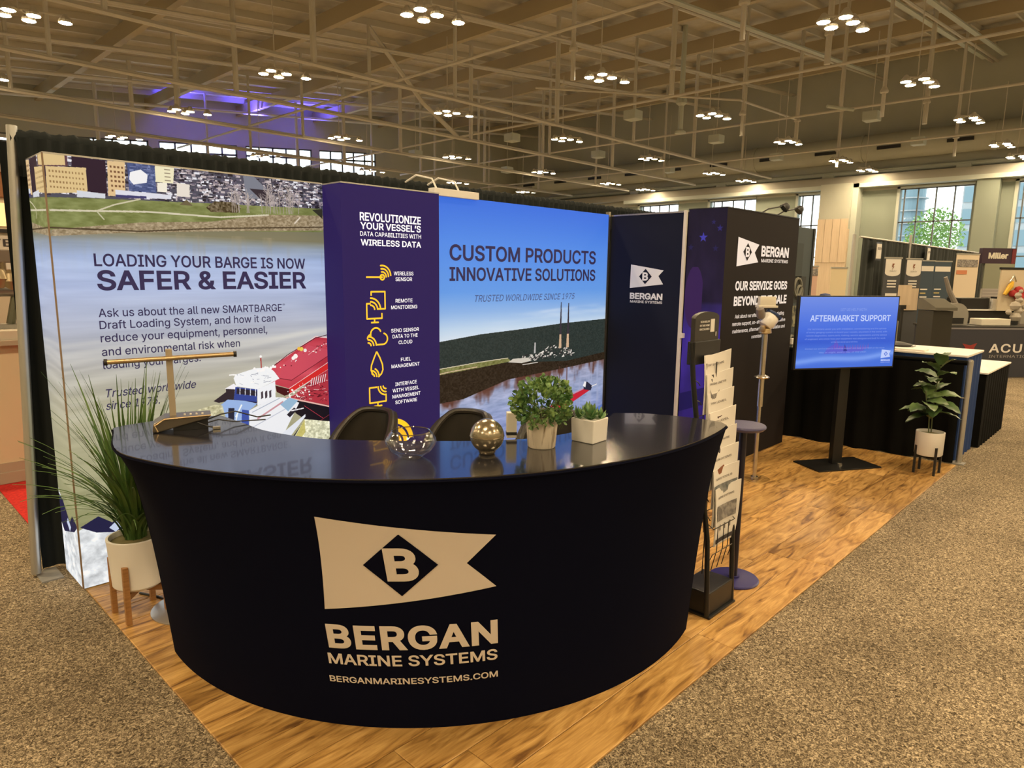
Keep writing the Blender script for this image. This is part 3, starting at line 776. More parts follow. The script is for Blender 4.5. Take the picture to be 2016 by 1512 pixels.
MB().grid(lambda u, v: (.80 + 6.25 * u, 4.205 + .014 * math.sin(u * 560) + .008 * math.sin(u * 233), 2.10 + .19 * v), 700, 3).build('valance', M_drapeblk, bd, smooth=True)
MB().tube([(.70, 4.24, .02), (.795, 4.25, 2.345)], .024, 12).build('pole', M_silver, bd, smooth=True)
MB().box((.70, 4.12, 0), (.80, 4.30, .008)).build('base_plate', M_grey, bd)

# ================================================================== PRINTS
def paint_barge():
    P = Pic(145.5, 217, 6)
    P.ramp([(0, (156, 156, 112)), (35, (156, 158, 115)), (60, (166, 164, 130)), (95, (176, 173, 150)), (115, (178, 178, 176)), (135, (176, 184, 206)), (155, (172, 188, 226)), (170, (166, 186, 226)), (177, (146, 160, 180)), (182, (128, 124, 98)), (217, (90, 90, 90))])
    nz = P.noise(60, 3.2, 4, 1); wat = P.Y < 182
    P.a[wat] += ((nz - .5) * .13)[wat][:, None] * np.array([1, 1, .9])
    # soft wakes
    for (y0, sl, wd, al) in [(121, .03, 2.2, .35), (117, .06, 1.4, .3), (106, .10, 2.5, .3), (96, .12, 1.6, .22), (90, .09, 3, .2), (113, .02, 1, .3), (126, -.01, 1.4, .3)]:
        d = P.Y - (y0 + sl * P.X + 2 * np.sin(P.X / 19)); m_ = np.exp(-(d / wd) ** 2) * al
        P.a += m_[:, :, None] * (np.array([.86, .86, .84]) - P.a)
    # reflections below the far bank
    m_ = np.clip((P.noise(4, 30, 3, 8) - .5) * 3, 0, 1) * np.clip((P.Y - 160) / 20, 0, 1) * (P.Y < 183) * np.clip((P.X - 20) / 50, .3, 1)
    P.a += m_[:, :, None] * (np.array([.62, .58, .48]) - P.a) * .6
    # the town
    sky = P.Y > 196; r = np.random.RandomState(4)
    P.a[sky] = np.array([.30, .30, .36])
    for i in range(1900):
        x = r.uniform(0, 145); y = r.uniform(199, 217); w_ = r.uniform(.6, 3.2); h = r.uniform(.4, 1.3)
        cc = r.choice([0, 1, 2, 3, 4, 5]); col = [(225, 228, 240), (60, 55, 70), (150, 140, 150), (190, 180, 185), (95, 90, 110), (40, 35, 45)][cc]
        P.poly([(x, y), (x + w_, y), (x + w_, y + h), (x, y + h)], col)
    P.poly([(36, 203), (49, 203), (49, 217), (36, 217)], (70, 90, 150), .7)
    P.poly([(37.1, 212.3), (42.1, 214.1), (45.3, 211.8), (44.6, 207.8), (38.3, 206.3), (36.4, 208.7)], (235, 238, 245))
    tan = (214, 190, 140)
    P.poly([(0, 211), (10, 212), (10, 217), (0, 217)], (90, 60, 70)); P.poly([(0, 211.4), (9, 212.4), (9, 217), (0, 217)], tan)
    P.poly([(0, 198), (2, 198), (2, 211), (0, 211)], (60, 45, 60))
    P.poly([(11.9, 217), (26.2, 216.5), (25.9, 199.7), (17.4, 200.6), (11.6, 212.0)], (45, 28, 45))
    P.poly([(.9, 211.1), (17.6, 212.2), (17.4, 200.6), (.5, 198.7)], tan)
    for i in range(11):
        for jj in range(4): P.poly([(2 + i * 1.35, 201.5 + jj * 2.4), (2.6 + i * 1.35, 201.5 + jj * 2.4), (2.6 + i * 1.35, 202.4 + jj * 2.4), (2 + i * 1.35, 202.4 + jj * 2.4)], (150, 120, 80))
    P.poly([(27.1, 216.6), (35, 217), (34.1, 200.3), (26.3, 199.7)], (218, 190, 145))
    for i in range(4):
        for jj in range(6): P.poly([(28 + i * 1.7, 202 + jj * 2.3), (28.9 + i * 1.7, 202 + jj * 2.3), (28.9 + i * 1.7, 203 + jj * 2.3), (28 + i * 1.7, 203 + jj * 2.3)], (120, 85, 60))
    P.poly([(49.1, 217), (58.6, 217), (57.6, 208.6), (48.9, 208.7)], (232, 228, 196))
    for jj in range(4): P.line([(53.5, 210 + jj * 1.8), (56.5, 210 + jj * 1.8)], .5, (150, 140, 120))
    P.poly([(49.7, 208.3), (54.5, 208.8), (54.2, 203.8), (49.4, 203.9)], (235, 232, 220)); P.poly([(59.4, 209.3), (66, 209), (65.6, 202.3), (59, 202.4)], (225, 220, 212))
    P.poly([(95.6, 216.6), (101.9, 217), (110, 210), (107.6, 205), (97, 204.2)], (120, 125, 140)); P.poly([(99, 210), (106, 204), (112, 204), (110, 210)], (50, 42, 52))
    P.poly([(0, 197), (20, 198), (76, 200), (145, 202), (145, 188), (0, 182)], (122, 130, 78), 1, P.noise(6, 2, 4, 5) * .4 + .3)
    P.poly([(29.6, 203), (56.3, 202.7), (56.2, 200.6), (29.7, 199.3)], (215, 220, 235)); P.poly([(29.6, 200.6), (44, 201), (44, 199.9), (29.7, 199.3)], (60, 60, 110))
    P.poly([(12.9, 201.2), (25.1, 200.6), (24.9, 198.4), (12.7, 198)], (205, 212, 225))
    P.poly([(1.3, 182.2), (40.3, 187.7), (76.3, 190.2), (107, 196), (146, 198), (146, 189), (76, 185), (31.7, 182), (0, 179)], (160, 145, 118), 1, P.noise(1.2, .8, 4, 6) * .7 + .1)
    P.line([(0, 183), (40, 183.2), (76, 186.5), (145, 191)], .7, (75, 62, 45))
    P.line([(0.9, 191.1), (20.6, 192), (44.9, 193.3), (81.3, 192.9), (110, 196)], .9, (205, 200, 178)); P.line([(20.6, 192), (28.6, 195.6), (41.1, 199.4)], .7, (200, 195, 170)); P.line([(20.6, 192), (23.7, 188)], .6, (190, 188, 160))
    P.line([(126, 192), (130, 196)], .9, (215, 205, 190))
    P.poly([(73.9, 197.6), (78.9, 201.3), (89.7, 201.7), (93.7, 199), (91.5, 196), (76.6, 195.4)], (92, 80, 58), 1, P.noise(1, 1, 3, 7))
    P.poly([(60, 198), (64, 201), (67, 198)], (105, 95, 70)); P.poly([(138, 201), (145, 202), (145, 196)], (50, 50, 40))
    r = np.random.RandomState(9)
    for i in range(26):
        x = r.uniform(88, 136); h = r.uniform(8, 17); y0 = 196 + (x - 88) * .04
        P.line([(x, y0), (x + r.uniform(-1, 1), y0 + h)], .35, (165, 155, 150))
        for kk in range(10):
            yy_ = y0 + h * r.uniform(.35, 1); P.line([(x, yy_), (x + r.uniform(-4, 4), yy_ + r.uniform(1, 4))], .2, (175, 165, 165))
    # barge
    red = (192, 62, 78)
    P.poly([(100, 101), (111.5, 109.3), (137.7, 123.3), (139.6, 123.2), (147, 121.7), (146.5, 105.9), (118.6, 92), (109, 95.8)], red, 1, P.noise(30, 6, 2, 12) * .4 + .3)
    P.line([(111, 109), (137.7, 123.3), (147, 121.7)], .7, (238, 205, 205)); P.line([(103.5, 103.6), (118, 113), (137.1, 122.3), (147, 124)], .45, (70, 20, 35))
    P.poly([(111.4, 99.3), (120, 97.1), (145.3, 110), (147, 114), (132, 118.2), (115.7, 108.4)], (204, 78, 96)); P.line([(111.4, 99.3), (120, 97.1), (147, 110.8)], .4, (110, 30, 45)); P.line([(132, 112), (140, 117)], .3, (235, 190, 190))
    P.line([(118.3, 92), (147, 106.5)], .7, (245, 225, 225)); P.poly([(118.3, 92), (147, 106.5), (147, 101.9), (118.4, 88.6)], (214, 45, 45)); P.line([(118.4, 88.8), (147, 102)], .5, (240, 215, 215))
    P.poly([(109.3, 95), (118.3, 91.8), (118.4, 88.6), (115, 88), (110, 91)], (70, 20, 25))
    for i in range(26):
        t_ = r.uniform(0, 1); x = 112 + 34 * t_; y_ = 104.5 + 14 * t_ + r.uniform(-2, 2); P.dot(x, y_, r.uniform(.2, .45), [(250, 240, 235), (90, 25, 35), (245, 245, 250)][r.randint(3)])
    P.dot(127.5, 116, 1.3, (235, 205, 90)); P.dot(125.8, 116.4, 1.1, (240, 190, 70)); P.dot(123.3, 111.8, 1.5, (250, 246, 244)); P.dot(121.8, 110.8, 1.2, (250, 246, 244)); P.dot(130, 115, 1.1, (240, 235, 235))
    P.poly([(120.7, 87.3), (134.9, 96.6), (147, 102), (147, 76.2), (115.5, 86.9)], (180, 55, 68))
    for i in range(80):
        x = r.uniform(121, 146); y_ = r.uniform(81, 95) ; P.line([(x, y_), (x + r.uniform(-4, 4), y_ + r.uniform(-1.5, 1.5))], .35, [(70, 15, 25), (235, 190, 190), (120, 30, 45)][r.randint(3)])
    for i in range(7): P.line([(133 + i * 1.6, 92 + i * .3), (134.2 + i * 1.6, 97 + i * .3)], .5, (250, 245, 245))
    for i in range(22): P.dot(r.uniform(117, 132), r.uniform(86, 92), r.uniform(.3, .7), (250, 248, 246))
    P.poly([(116, 87), (147, 77.5), (147, 66), (129, 70.5), (122, 76)], (28, 22, 30)); P.line([(116, 86.8), (147, 76.8)], .9, (238, 190, 180)); P.line([(128, 80), (141, 70)], .3, (200, 60, 80)); P.line([(146, 72), (126, 63)], .3, (150, 50, 60))
    P.poly([(71.8, 90.1), (79.1, 94.5), (79.2, 96.6), (84.5, 95.9), (83.4, 89.6), (74.7, 88.7)], (50, 40, 48)); P.poly([(78.5, 96.5), (84, 99), (86, 97), (84.5, 95.5)], (240, 240, 248))
    P.poly([(85.2, 104.1), (96.3, 106.5), (105, 107), (108.8, 103.9), (112.2, 99), (97.9, 93.9), (85.4, 97.2), (84, 102)], (240, 244, 250))
    for i in range(26): x = r.uniform(86, 108); y_ = r.uniform(97.5, 104.5); P.line([(x, y_), (x + r.uniform(-3, 3), y_ + r.uniform(-1, 1))], .35, [(200, 205, 215), (255, 255, 255), (160, 165, 180)][r.randint(3)])
    P.line([(81.5, 104.2), (86, 104)], .7, (250, 250, 250)); P.line([(100.9, 113.1), (101, 106.5)], .7, (170, 60, 60)); P.dot(100.9, 113.4, .8, (250, 250, 250))
    for i in range(9): P.dot(97 + i * 1.6 + r.uniform(-.5, .5), 105.5 + r.uniform(-1, 1.4), r.uniform(.6, 1.1), (250, 250, 252))
    P.poly([(84.8, 96.9), (97.9, 93.9), (97.2, 85.5), (83.4, 89.6)], (52, 70, 150)); P.poly([(85.6, 96), (97.5, 93.2), (97.3, 90), (85.2, 92.8)], (45, 38, 50))
    for i in range(4): P.line([(87.5 + i * 3.1, 96.2 - i * .7), (87.2 + i * 3.1, 92.0 - i * .7)], .45, (225, 230, 245))
    P.poly([(83.4, 89.6), (97.2, 86.4), (97.2, 84.5), (83.2, 88.2)], (38, 32, 60))
    P.poly([(97.9, 93.9), (109.4, 97.8), (109.2, 88), (97.5, 84)], (238, 242, 250))
    for xx in (100, 102.6, 105.2): P.poly([(xx, 92), (xx + 1.4, 92.6), (xx + 1.3, 88.4), (xx - .1, 87.8)], (75, 65, 75))
    P.poly([(75.6, 87.3), (79.8, 90.1), (90.1, 88), (97.5, 85.4), (92.4, 81.9), (91.5, 70), (86, 74), (78.3, 79)], (150, 180, 232)); P.poly([(80, 85), (83.5, 84.5), (83, 77), (79.5, 78.5)], (40, 40, 60)); P.poly([(88, 83), (92, 82), (91.5, 70), (87, 72.5)], (62, 84, 170)); P.line([(84, 79), (88, 86)], .9, (240, 246, 252)); P.line([(83, 74), (85, 80)], .7, (240, 246, 252))
    P.poly([(92.4, 81.9), (108, 88), (114.3, 87), (124.6, 82.4), (111, 60), (91.5, 62)], (236, 240, 248)); P.line([(94, 80.5), (112, 87)], .5, (170, 180, 200)); P.line([(97, 76), (114, 84.5)], 1.0, (200, 150, 160)); P.line([(93, 71), (116, 80)], .5, (190, 196, 214))
    P.poly([(112, 83), (118, 86.5), (124, 84), (117, 78)], (150, 185, 215)); P.poly([(116, 76), (121, 79.8), (123, 78), (118, 74)], (40, 36, 46)); P.line([(119, 78), (127.5, 78.5)], .7, (245, 245, 250))
    P.poly([(108, 62), (128.5, 74.6), (128.5, 73), (116, 60)], (226, 232, 244)); P.poly([(118, 60), (129, 72), (147, 66), (147, 60)], (30, 26, 32), .8)
    foam = P.noise(1.6, 1.2, 4, 21)
    P.poly([(60, 85.9), (72.2, 88), (76.6, 87.1), (78.3, 79), (60, 80)], (200, 196, 160), .9, foam); P.poly([(116, 55), (127.8, 71.3), (134, 70), (147, 67), (147, 48), (118, 50)], (222, 222, 190), 1, foam); P.poly([(117, 55), (127.8, 71.3), (128, 63), (121, 55)], (190, 180, 90), .8)
    # lower left: dark wedge and white water
    P.poly([(-2, 31), (3, 33), (9.5, 37), (15.7, 32), (24, 38), (34, 48), (44, 44), (60, 46), (60, -2), (-2, -2)], (226, 232, 238), 1, P.noise(4, 3, 5, 31) * .8 + .1)
    P.poly([(1, 33.5), (9.5, 37.4), (15.7, 32.5), (26, 42), (40, 46), (46, 38), (28.7, 24), (8, 29)], (34, 34, 70)); P.poly([(14, 30), (19, 34), (22, 31), (17, 27)], (200, 214, 240))
    return P.image('barge_on_river_print')
def paint_river():
    P = Pic(214, 217.5, 5)
    P.ramp([(0, (120, 150, 200)), (30, (120, 140, 205)), (60, (150, 165, 205)), (90, (150, 150, 175)), (113, (215, 228, 242)), (122, (190, 214, 240)), (135, (140, 180, 235)), (150, (100, 155, 235)), (185, (84, 140, 236)), (217, (60, 112, 226))])
    for (y0, sl, wd, al) in [(128, .035, 2.5, .45), (131, .05, 1.6, .35), (121, .02, 3, .25)]:
        d = P.Y - (y0 + sl * (P.X - 100)); m_ = np.exp(-(d / wd) ** 2) * al * np.clip(P.noise(40, 6, 3, 2) * 2 - .6, 0, 1) * np.clip((P.X - 50) / 80, 0, 1)
        P.a += m_[:, :, None] * (1 - P.a)
    water = P.Y < 92
    nz = P.noise(14, 3, 4, 4)
    P.a[water] += ((nz - .5) * .28)[water][:, None] * np.array([1, .9, .85])
    def edge(pts): return np.interp(P.X, [p[0] for p in pts], [p[1] for p in pts])
    shore_y = edge([(0, 62), (36, 64), (75, 71), (105, 72), (160, 74), (214, 73)])
    bm_ = np.clip((P.Y - shore_y + (P.noise(9, 14, 3, 7) - .5) * 26) / 9, 0, 1) * (P.Y < 95)
    P.a += bm_[:, :, None] * (np.array([.36, .21, .16]) - P.a) * .92
    P.a += (((P.noise(12, 1.6, 3, 17) - .5) * .10) * (P.Y < 92))[:, :, None]
    bl_ = np.clip((P.noise(3.5, 50, 3, 14) - .50) * 6, 0, 1) * np.clip((P.X - 125) / 20, 0, 1) * (P.Y < 92) * np.clip((P.Y - 38) / 10, 0, 1)
    P.a += bl_[:, :, None] * (np.array([.64, .68, .82]) - P.a) * .6
    wr = np.clip((60 - P.Y) / 40, 0, 1) * .25; P.a += wr[:, :, None] * (np.array([.66, .62, .66]) - P.a)
    tx = P.noise(2.2, 1.6, 4, 9)
    P.poly([(0, 113), (20, 114.6), (54.3, 117.4), (104, 119.2), (150, 121.5), (214, 123), (214, 85), (157, 87), (84, 93), (0, 92)], (44, 54, 52), 1, P.noise(1.1, .8, 4, 19) * .22 + .39)
    P.poly([(0, 92), (84, 93), (157, 88), (214, 92), (214, 85), (157, 82), (84, 79), (36, 69), (0, 68)], (46, 36, 26), 1, P.noise(1.4, 1, 4, 23) * .28 + .36)
    P.poly([(0, 93.5), (50.8, 95.6), (83.7, 96.4), (87.8, 93.6), (50.8, 91.5), (0, 89)], (118, 120, 70), 1, tx * .5 + .25); P.line([(0, 93.5), (50, 95.8), (84, 96.6)], .6, (215, 205, 180)); P.line([(0, 89.2), (20, 91), (50, 92.4)], .7, (205, 180, 150))
    r = np.random.RandomState(2)
    for i in range(170):
        t_ = r.uniform(0, 1); x = 100 + 66 * t_; y_ = 91.5 + r.uniform(0, 5 + 9 * max(0, 1 - abs(t_ - .62) * 3.2)); P.poly([(x, y_), (x + r.uniform(.8, 3.2), y_ + .4), (x + r.uniform(.8, 3), y_ + r.uniform(.6, 2.2)), (x, y_ + 1)], [(232, 228, 222), (150, 145, 140), (40, 38, 40), (205, 200, 196), (60, 58, 60)][r.randint(5)])
    P.poly([(84, 93), (100, 91), (112, 92), (108, 95), (90, 95.5)], (205, 200, 190)); P.line([(101, 89.6), (120, 90)], .6, (225, 222, 215))
    for (xa, xb, yt) in ((147.6, 149.4, 139.9), (157.6, 159.6, 138.9)):
        P.poly([(xa - .7, 103), (xa + .6, yt), (xb - .3, yt), (xb + .9, 103)], (58, 52, 62)); P.poly([(xa - .9, 100), (xa - .3, 112), (xb + .3, 112), (xb + .9, 100)], (205, 175, 145))
        P.poly([(xa, 84), (xa, 60), (xb, 60), (xb, 84)], (95, 62, 55), .6)
    P.poly([(114.7, 98.1), (115.3, 107), (116.7, 106.9), (116.9, 98)], (190, 188, 190))
    P.poly([(136, 50), (183.4, 59.8), (194, 58.2), (168.4, 50), (152, 44)], (196, 36, 56)); P.line([(145, 53), (184, 60.6)], .5, (235, 130, 140)); P.poly([(183.1, 65.2), (188.2, 66.3), (196.4, 61.3), (194, 57.4), (183.4, 59.5)], (40, 40, 60)); P.poly([(182, 63), (184.5, 67), (187, 66), (186, 61)], (240, 240, 245)); P.line([(195, 61), (203, 62.4)], .8, (240, 235, 230))
    P.poly([(120, 0), (214, 0), (214, 42), (170, 34)], (70, 105, 200), .6)
    return P.image('river_power_station_print')
IM1 = paint_barge(); IM3 = paint_river()
M_im1 = m_print('backlit_barge_print', IM1, 0.86, .2)
M_im3 = m_print('backlit_river_print', IM3, 0.86, .2)

def boxframe(b, x0, x1, y0, y1, z0, z1):
    return b.box((x0, y0, z0), (x1, y1, z1))
# ---- backlit wall 1
t = thing('backlit_display_wall', 'backlit display wall picturing a river barge, lettered about safer loading', 'display', (.83, 3.866, .0095))
MB().box((0.004, .006, 0.01), (1.452, .33, 2.166)).build('frame', M_silver, t)
o = MB().quad((0, 0, .006), (1.455, 0, .006), (1.455, 0, 2.17), (0, 0, 2.17)).build('front_print', M_im1, t)
set_uv(o, lambda c_: (c_.x / 1.455, c_.z / 2.17))
o = MB().quad((0, .335, .006), (0, 0, .006), (0, 0, 2.17), (0, .335, 2.17)).build('side_print', M_im1, t)
set_uv(o, lambda c_: (-c_.y / 1.455, c_.z / 2.17))
o['label'] = 'wrapped side of the barge print'
MB().box((-.004, -.004, .006), (.003, .003, 2.172)).build('corner_strip', mat('bronze_edge', (.25, .18, .12), .5), t)
MB().box((0, -.002, 2.168), (1.455, .335, 2.176)).build('top_edge', M_silver, t)
pm1 = plane_map((0, 0, 0), (1, 0, 0), (0, 0, 1), .003)
for body, x0, x1, y, cap, bo, sl in [('LOADING YOUR BARGE IS NOW', .175, 1.32, 1.652, .062, .015, 0), ('SAFER & EASIER', .18, 1.322, 1.533, .100, .022, 0),
    ('Ask us about the all new SMARTBARGE', .175, 1.155, 1.400, .042, .007, 0), ('Draft Loading System, and how it can', .175, 1.112, 1.339, .042, .007, 0), ('reduce your equipment, personnel,', .175, 1.057, 1.273, .042, .007, 0),
    ('and environmental risk when', .175, .887, 1.203, .042, .007, 0), ('loading your barges.', .176, .66, 1.136, .042, .007, 0), ('Trusted worldwide', .178, .626, .990, .042, .006, .25), ('since 1975.', .173, .432, .925, .042, .006, .25)]:
    text(body, x0, x1, y, cap, pm1, M_darktext, t, bold=bo, slant=sl)
text('\u00ae', 1.160, 1.176, 1.43, .014, pm1, M_darktext, t)
# ---- display wall 2 (icons)
t = thing('icon_display_wall', 'violet display wall with white headings and yellow line icons', 'display', (2.285, 3.66, .0095))
MB().box((.003, .003, .005), (.757, .50, 2.163), .004).build('frame', M_black, t)
MB().quad((0, 0, .004), (.76, 0, .004), (.76, 0, 2.166), (0, 0, 2.166)).build('front_print', M_p2, t)
MB().quad((0, .50, .004), (0, 0, .004), (0, 0, 2.166), (0, .50, 2.166)).build('side_print', M_p2, t)
MB().box((-.002, -.003, 2.163), (.762, .5, 2.171)).build('top_edge', M_silver, t)
pm2 = plane_map((-.005, 0, 0), (1, 0, 0), (0, 0, 1), .003)
for body, x0, x1, y, cap, bo in [('REVOLUTIONIZE', .134, .607, 1.951, .050, .019), ('YOUR VESSEL\u2019S', .136, .606, 1.900, .042, .019), ('DATA CAPABILITIES WITH', .134, .608, 1.859, .027, .009), ('WIRELESS DATA', .137, .608, 1.801, .038, .019),
    ('WIRELESS', .382, .541, 1.619, .024, .009), ('SENSOR', .395, .53, 1.582, .024, .009), ('REMOTE', .393, .531, 1.442, .024, .009), ('MONITORING', .357, .57, 1.400, .024, .009),
    ('SEND SENSOR', .354, .583, 1.248, .024, .009), ('DATA TO THE', .365, .571, 1.209, .024, .009), ('CLOUD', .412, .525, 1.168, .024, .009), ('FUEL', .429, .512, 1.052, .024, .009), ('MANAGEMENT', .352, .586, 1.012, .024, .009),
    ('INTERFACE', .38, .56, .890, .024, .009), ('WITH VESSEL', .358, .578, .849, .024, .009), ('MANAGEMENT', .356, .59, .808, .024, .009), ('SOFTWARE', .378, .56, .767, .024, .009)]:
    text(body, x0, x1, y, cap, pm2, M_whiteglow, t, bold=bo)
W_ = .0105
strokes([[(.17, 1.606), (.292, 1.606)], arc(.292, 1.606, .016, 0, 360, 14), arc(.292, 1.61, .030, -10, 100, 8), arc(.292, 1.612, .048, -5, 100, 8), arc(.292, 1.614, .066, 0, 100, 8)], W_, pm2, M_yellowglow, t)
strokes([[(.205, 1.49), (.205, 1.515), (.31, 1.515), (.31, 1.405), (.255, 1.405)], [(.20, 1.44), (.17, 1.44), (.17, 1.345), (.284, 1.345), (.284, 1.375)], [(.20, 1.32), (.255, 1.32)], [(.227, 1.345), (.227, 1.32)], arc(.20, 1.40, .030, 0, 90, 6), arc(.20, 1.40, .052, 0, 90, 8), arc(.20, 1.40, .075, 0, 90, 8)], W_, pm2, M_yellowglow, t)
strokes([arc(.235, 1.245, .040, 20, 190, 10) + arc(.20, 1.215, .030, 100, 170, 5), arc(.288, 1.212, .036, -90, 75, 10), [(.288, 1.176), (.245, 1.176)], arc(.175, 1.170, .022, 0, 90, 6), arc(.175, 1.170, .042, 0, 90, 8), arc(.175, 1.170, .062, 0, 90, 8)], W_, pm2, M_yellowglow, t)
strokes([[(.238, 1.132), (.216, 1.09), (.196, 1.045), (.193, 1.015), (.205, .985)], [(.238, 1.132), (.262, 1.09), (.281, 1.045), (.284, 1.01), (.272, .985), (.25, .968)], arc(.195, .97, .022, 0, 80, 6), arc(.195, .97, .040, -5, 85, 8), arc(.195, .97, .058, -5, 60, 8)], W_, pm2, M_yellowglow, t)
strokes([[(.235, .900), (.178, .900), (.178, .800), (.305, .800), (.305, .845)], [(.21, .775), (.27, .775)], [(.24, .8), (.24, .775)], arc(.305, .905, .022, 180, 270, 6), arc(.305, .905, .042, 180, 270, 8), arc(.305, .905, .062, 180, 270, 8)], W_, pm2, M_yellowglow, t)
strokes([arc(.355, .50, .055, 0, 88, 10), arc(.355, .50, .105, 2, 86, 12), arc(.355, .50, .155, 8, 86, 14)], .034, pm2, M_yellowglow, t)
# ---- backlit wall 3
t = thing('backlit_display_wall', 'backlit display wall picturing a power station on a river under blue sky', 'display', (3.035, 3.8, .0095))
MB().box((.003, .006, .01), (2.13, .38, 2.172)).build('frame', M_silver, t)
o = MB().quad((0, 0, .006), (2.125, 0, .006), (2.125, 0, 2.175), (0, 0, 2.175)).build('front_print', M_im3, t)
set_uv(o, lambda c_: (c_.x / 2.14, c_.z / 2.175))
MB().box((2.122, -.006, 0), (2.15, .03, 2.20)).build('edge_post', M_chrome, t)
pm3 = plane_map((0, 0, 0), (1, 0, 0), (0, 0, 1), .003)
text('CUSTOM PRODUCTS', .221, 1.95, 1.727, .115, pm3, M_darktext, t, bold=.019)
text('INNOVATIVE SOLUTIONS', .221, 1.95, 1.580, .100, pm3, M_darktext, t, bold=.019)
text('TRUSTED WORLDWIDE SINCE 1975', .472, 1.664, 1.423, .050, pm3, M_greytext, t, bold=.0, slant=.25)
t = thing('light_bar', 'long white lamp bar clipped above the blue display wall', 'lamp', (3.10, 3.79, 2.178))
MB().box((0, -.02, 0), (.42, .05, .052), .004).build('housing', M_white, t)
for x in (.09, .30): MB().tube([(x, .05, .03), (x, .12, .13), (x, .30, .17), (x, .43, .13)], .007, 6).build('clip', M_white, t)
# ---- return wall 4
t = thing('navy_return_wall', 'plain navy return wall with small white flag emblem, right of blue wall', 'display', (5.2, 0, .0095))
MB().box((.002, 3.04, .005), (.36, 3.795, 2.168)).build('frame', M_black, t)
MB().quad((0, 3.79, .004), (0, 3.04, .004), (0, 3.04, 2.168), (0, 3.79, 2.168)).build('front_print', M_p4, t)
MB().box((-.006, 3.04, 2.160), (.01, 3.795, 2.174)).build('top_rail', M_chrome, t)
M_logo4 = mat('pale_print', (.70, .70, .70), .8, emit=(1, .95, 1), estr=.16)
pm4 = plane_map((0, 3.79, 0), (0, -1, 0), (0, 0, 1), .003)
def flag(x0, x1, zt0, zt1, zn, zb1, zb0, notch, mp, mp2, mp3, mw, mn, par, dcx, dcz, dw, dh, bw, bh):
    flat_poly([(x0, zt0), (x0 - .004, zb0), (x1, zb1), (notch, zn), (x1, zt1)], mp, mw, par, 'flag_emblem')
    flat_poly([(dcx, dcz + dh), (dcx + dw, dcz), (dcx, dcz - dh), (dcx - dw, dcz)], mp2, mn, par, 'diamond_emblem')
    text('B', dcx - bw, dcx + bw, dcz - bh, bh * 2, mp3, mw, par, bold=.035)
pm4b = plane_map((0, 3.79, 0), (0, -1, 0), (0, 0, 1), .005); pm4c = plane_map((0, 3.79, 0), (0, -1, 0), (0, 0, 1), .007)
flag(.23, .57, 1.73, 1.68, 1.63, 1.56, 1.52, .52, pm4, pm4b, pm4c, M_logo4, M_p4, t, .387, 1.625, .066, .068, .03, .036)
text('BERGAN', .23, .57, 1.423, .056, pm4, M_logo4, t, bold=.035); text('MARINE SYSTEMS', .235, .57, 1.390, .022, pm4, M_logo4, t, bold=.018)
t = thing('divider_pole', 'slim pale upright pole between navy return wall and dark tower', 'pole', (5.185, 3.0245, 0))
MB().box((-.012, -.014, 0), (.012, .014, 2.185), .003).build('pole', M_white, t); MB().box((-.02, -.04, 1.12), (.02, -.012, 1.16)).build('clip', M_white, t)
# ---- tower
def paint_side():
    P = Pic(36, 217, 6)
    P.ramp([(0, (40, 26, 90)), (60, (52, 36, 120)), (110, (62, 44, 140)), (139, (44, 34, 84)), (142, (34, 26, 50)), (217, (30, 24, 44))])
    n_ = P.noise(12, 30, 3, 3)
    P.a *= (.75 + n_ * .5)[:, :, None]
    m_ = (P.X < 17) & (P.Y > 118) & (P.Y < 170) & (((P.X - 9) / 9) ** 2 + ((P.Y - 145) / 26) ** 2 < 1); P.a[m_] = np.array([.22, .13, .32])
    P.poly([(0, 62), (36, 74), (36, 60), (0, 46)], (24, 20, 70), .7)
    for (cx, cy, rr, c_) in [(15, 194, 4.2, (66, 62, 170)), (27, 185, 3, (36, 32, 76)), (30, 201, 3, (46, 42, 110)), (3.5, 186, 3, (36, 32, 76)), (24, 206, 2.4, (40, 36, 90))]:
        P.poly([(cx + (rr if k % 2 == 0 else rr * .4) * math.sin(k * PI / 5), cy + (rr if k % 2 == 0 else rr * .4) * math.cos(k * PI / 5)) for k in range(10)], c_)
    return P.image('violet_star_print')
M_side = m_print('star_side_print', paint_side(), .75, .35)
M_tower = mat('charcoal_print', (.012, .009, .010), .8, spec=.25)
t = thing('display_tower', 'free-standing dark display tower with white service slogan and emblem', 'display', (5.2, 2.66, .0095))
MB().box((.004, .004, .005), (1.44, .345, 2.178)).build('frame', M_black, t)
MB().quad((0, 0, .004), (1.445, 0, .004), (1.445, 0, 2.182), (0, 0, 2.182)).build('front_print', M_tower, t)
o = MB().quad((0, .345, .004), (0, 0, .004), (0, 0, 2.182), (0, .345, 2.182)).build('side_print', M_side, t); o['label'] = 'violet side with stars'
MB().box((-.003, -.003, 2.180), (1.448, .348, 2.188)).build('top_cap', M_black, t)
pt = [plane_map((-5.2, 0, 0), (1, 0, 0), (0, 0, 1), l) for l in (.003, .005, .007)]
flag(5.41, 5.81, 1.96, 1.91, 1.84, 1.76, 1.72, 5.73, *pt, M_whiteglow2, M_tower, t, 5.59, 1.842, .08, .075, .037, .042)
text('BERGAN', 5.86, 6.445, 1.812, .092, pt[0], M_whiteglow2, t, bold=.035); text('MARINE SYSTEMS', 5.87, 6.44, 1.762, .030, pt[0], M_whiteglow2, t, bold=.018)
text('OUR SERVICE GOES', 5.41, 6.465, 1.52, .078, pt[0], M_whiteglow2, t, bold=.035); text('BEYOND THE SALE', 5.40, 6.475, 1.39, .080, pt[0], M_whiteglow2, t, bold=.035)
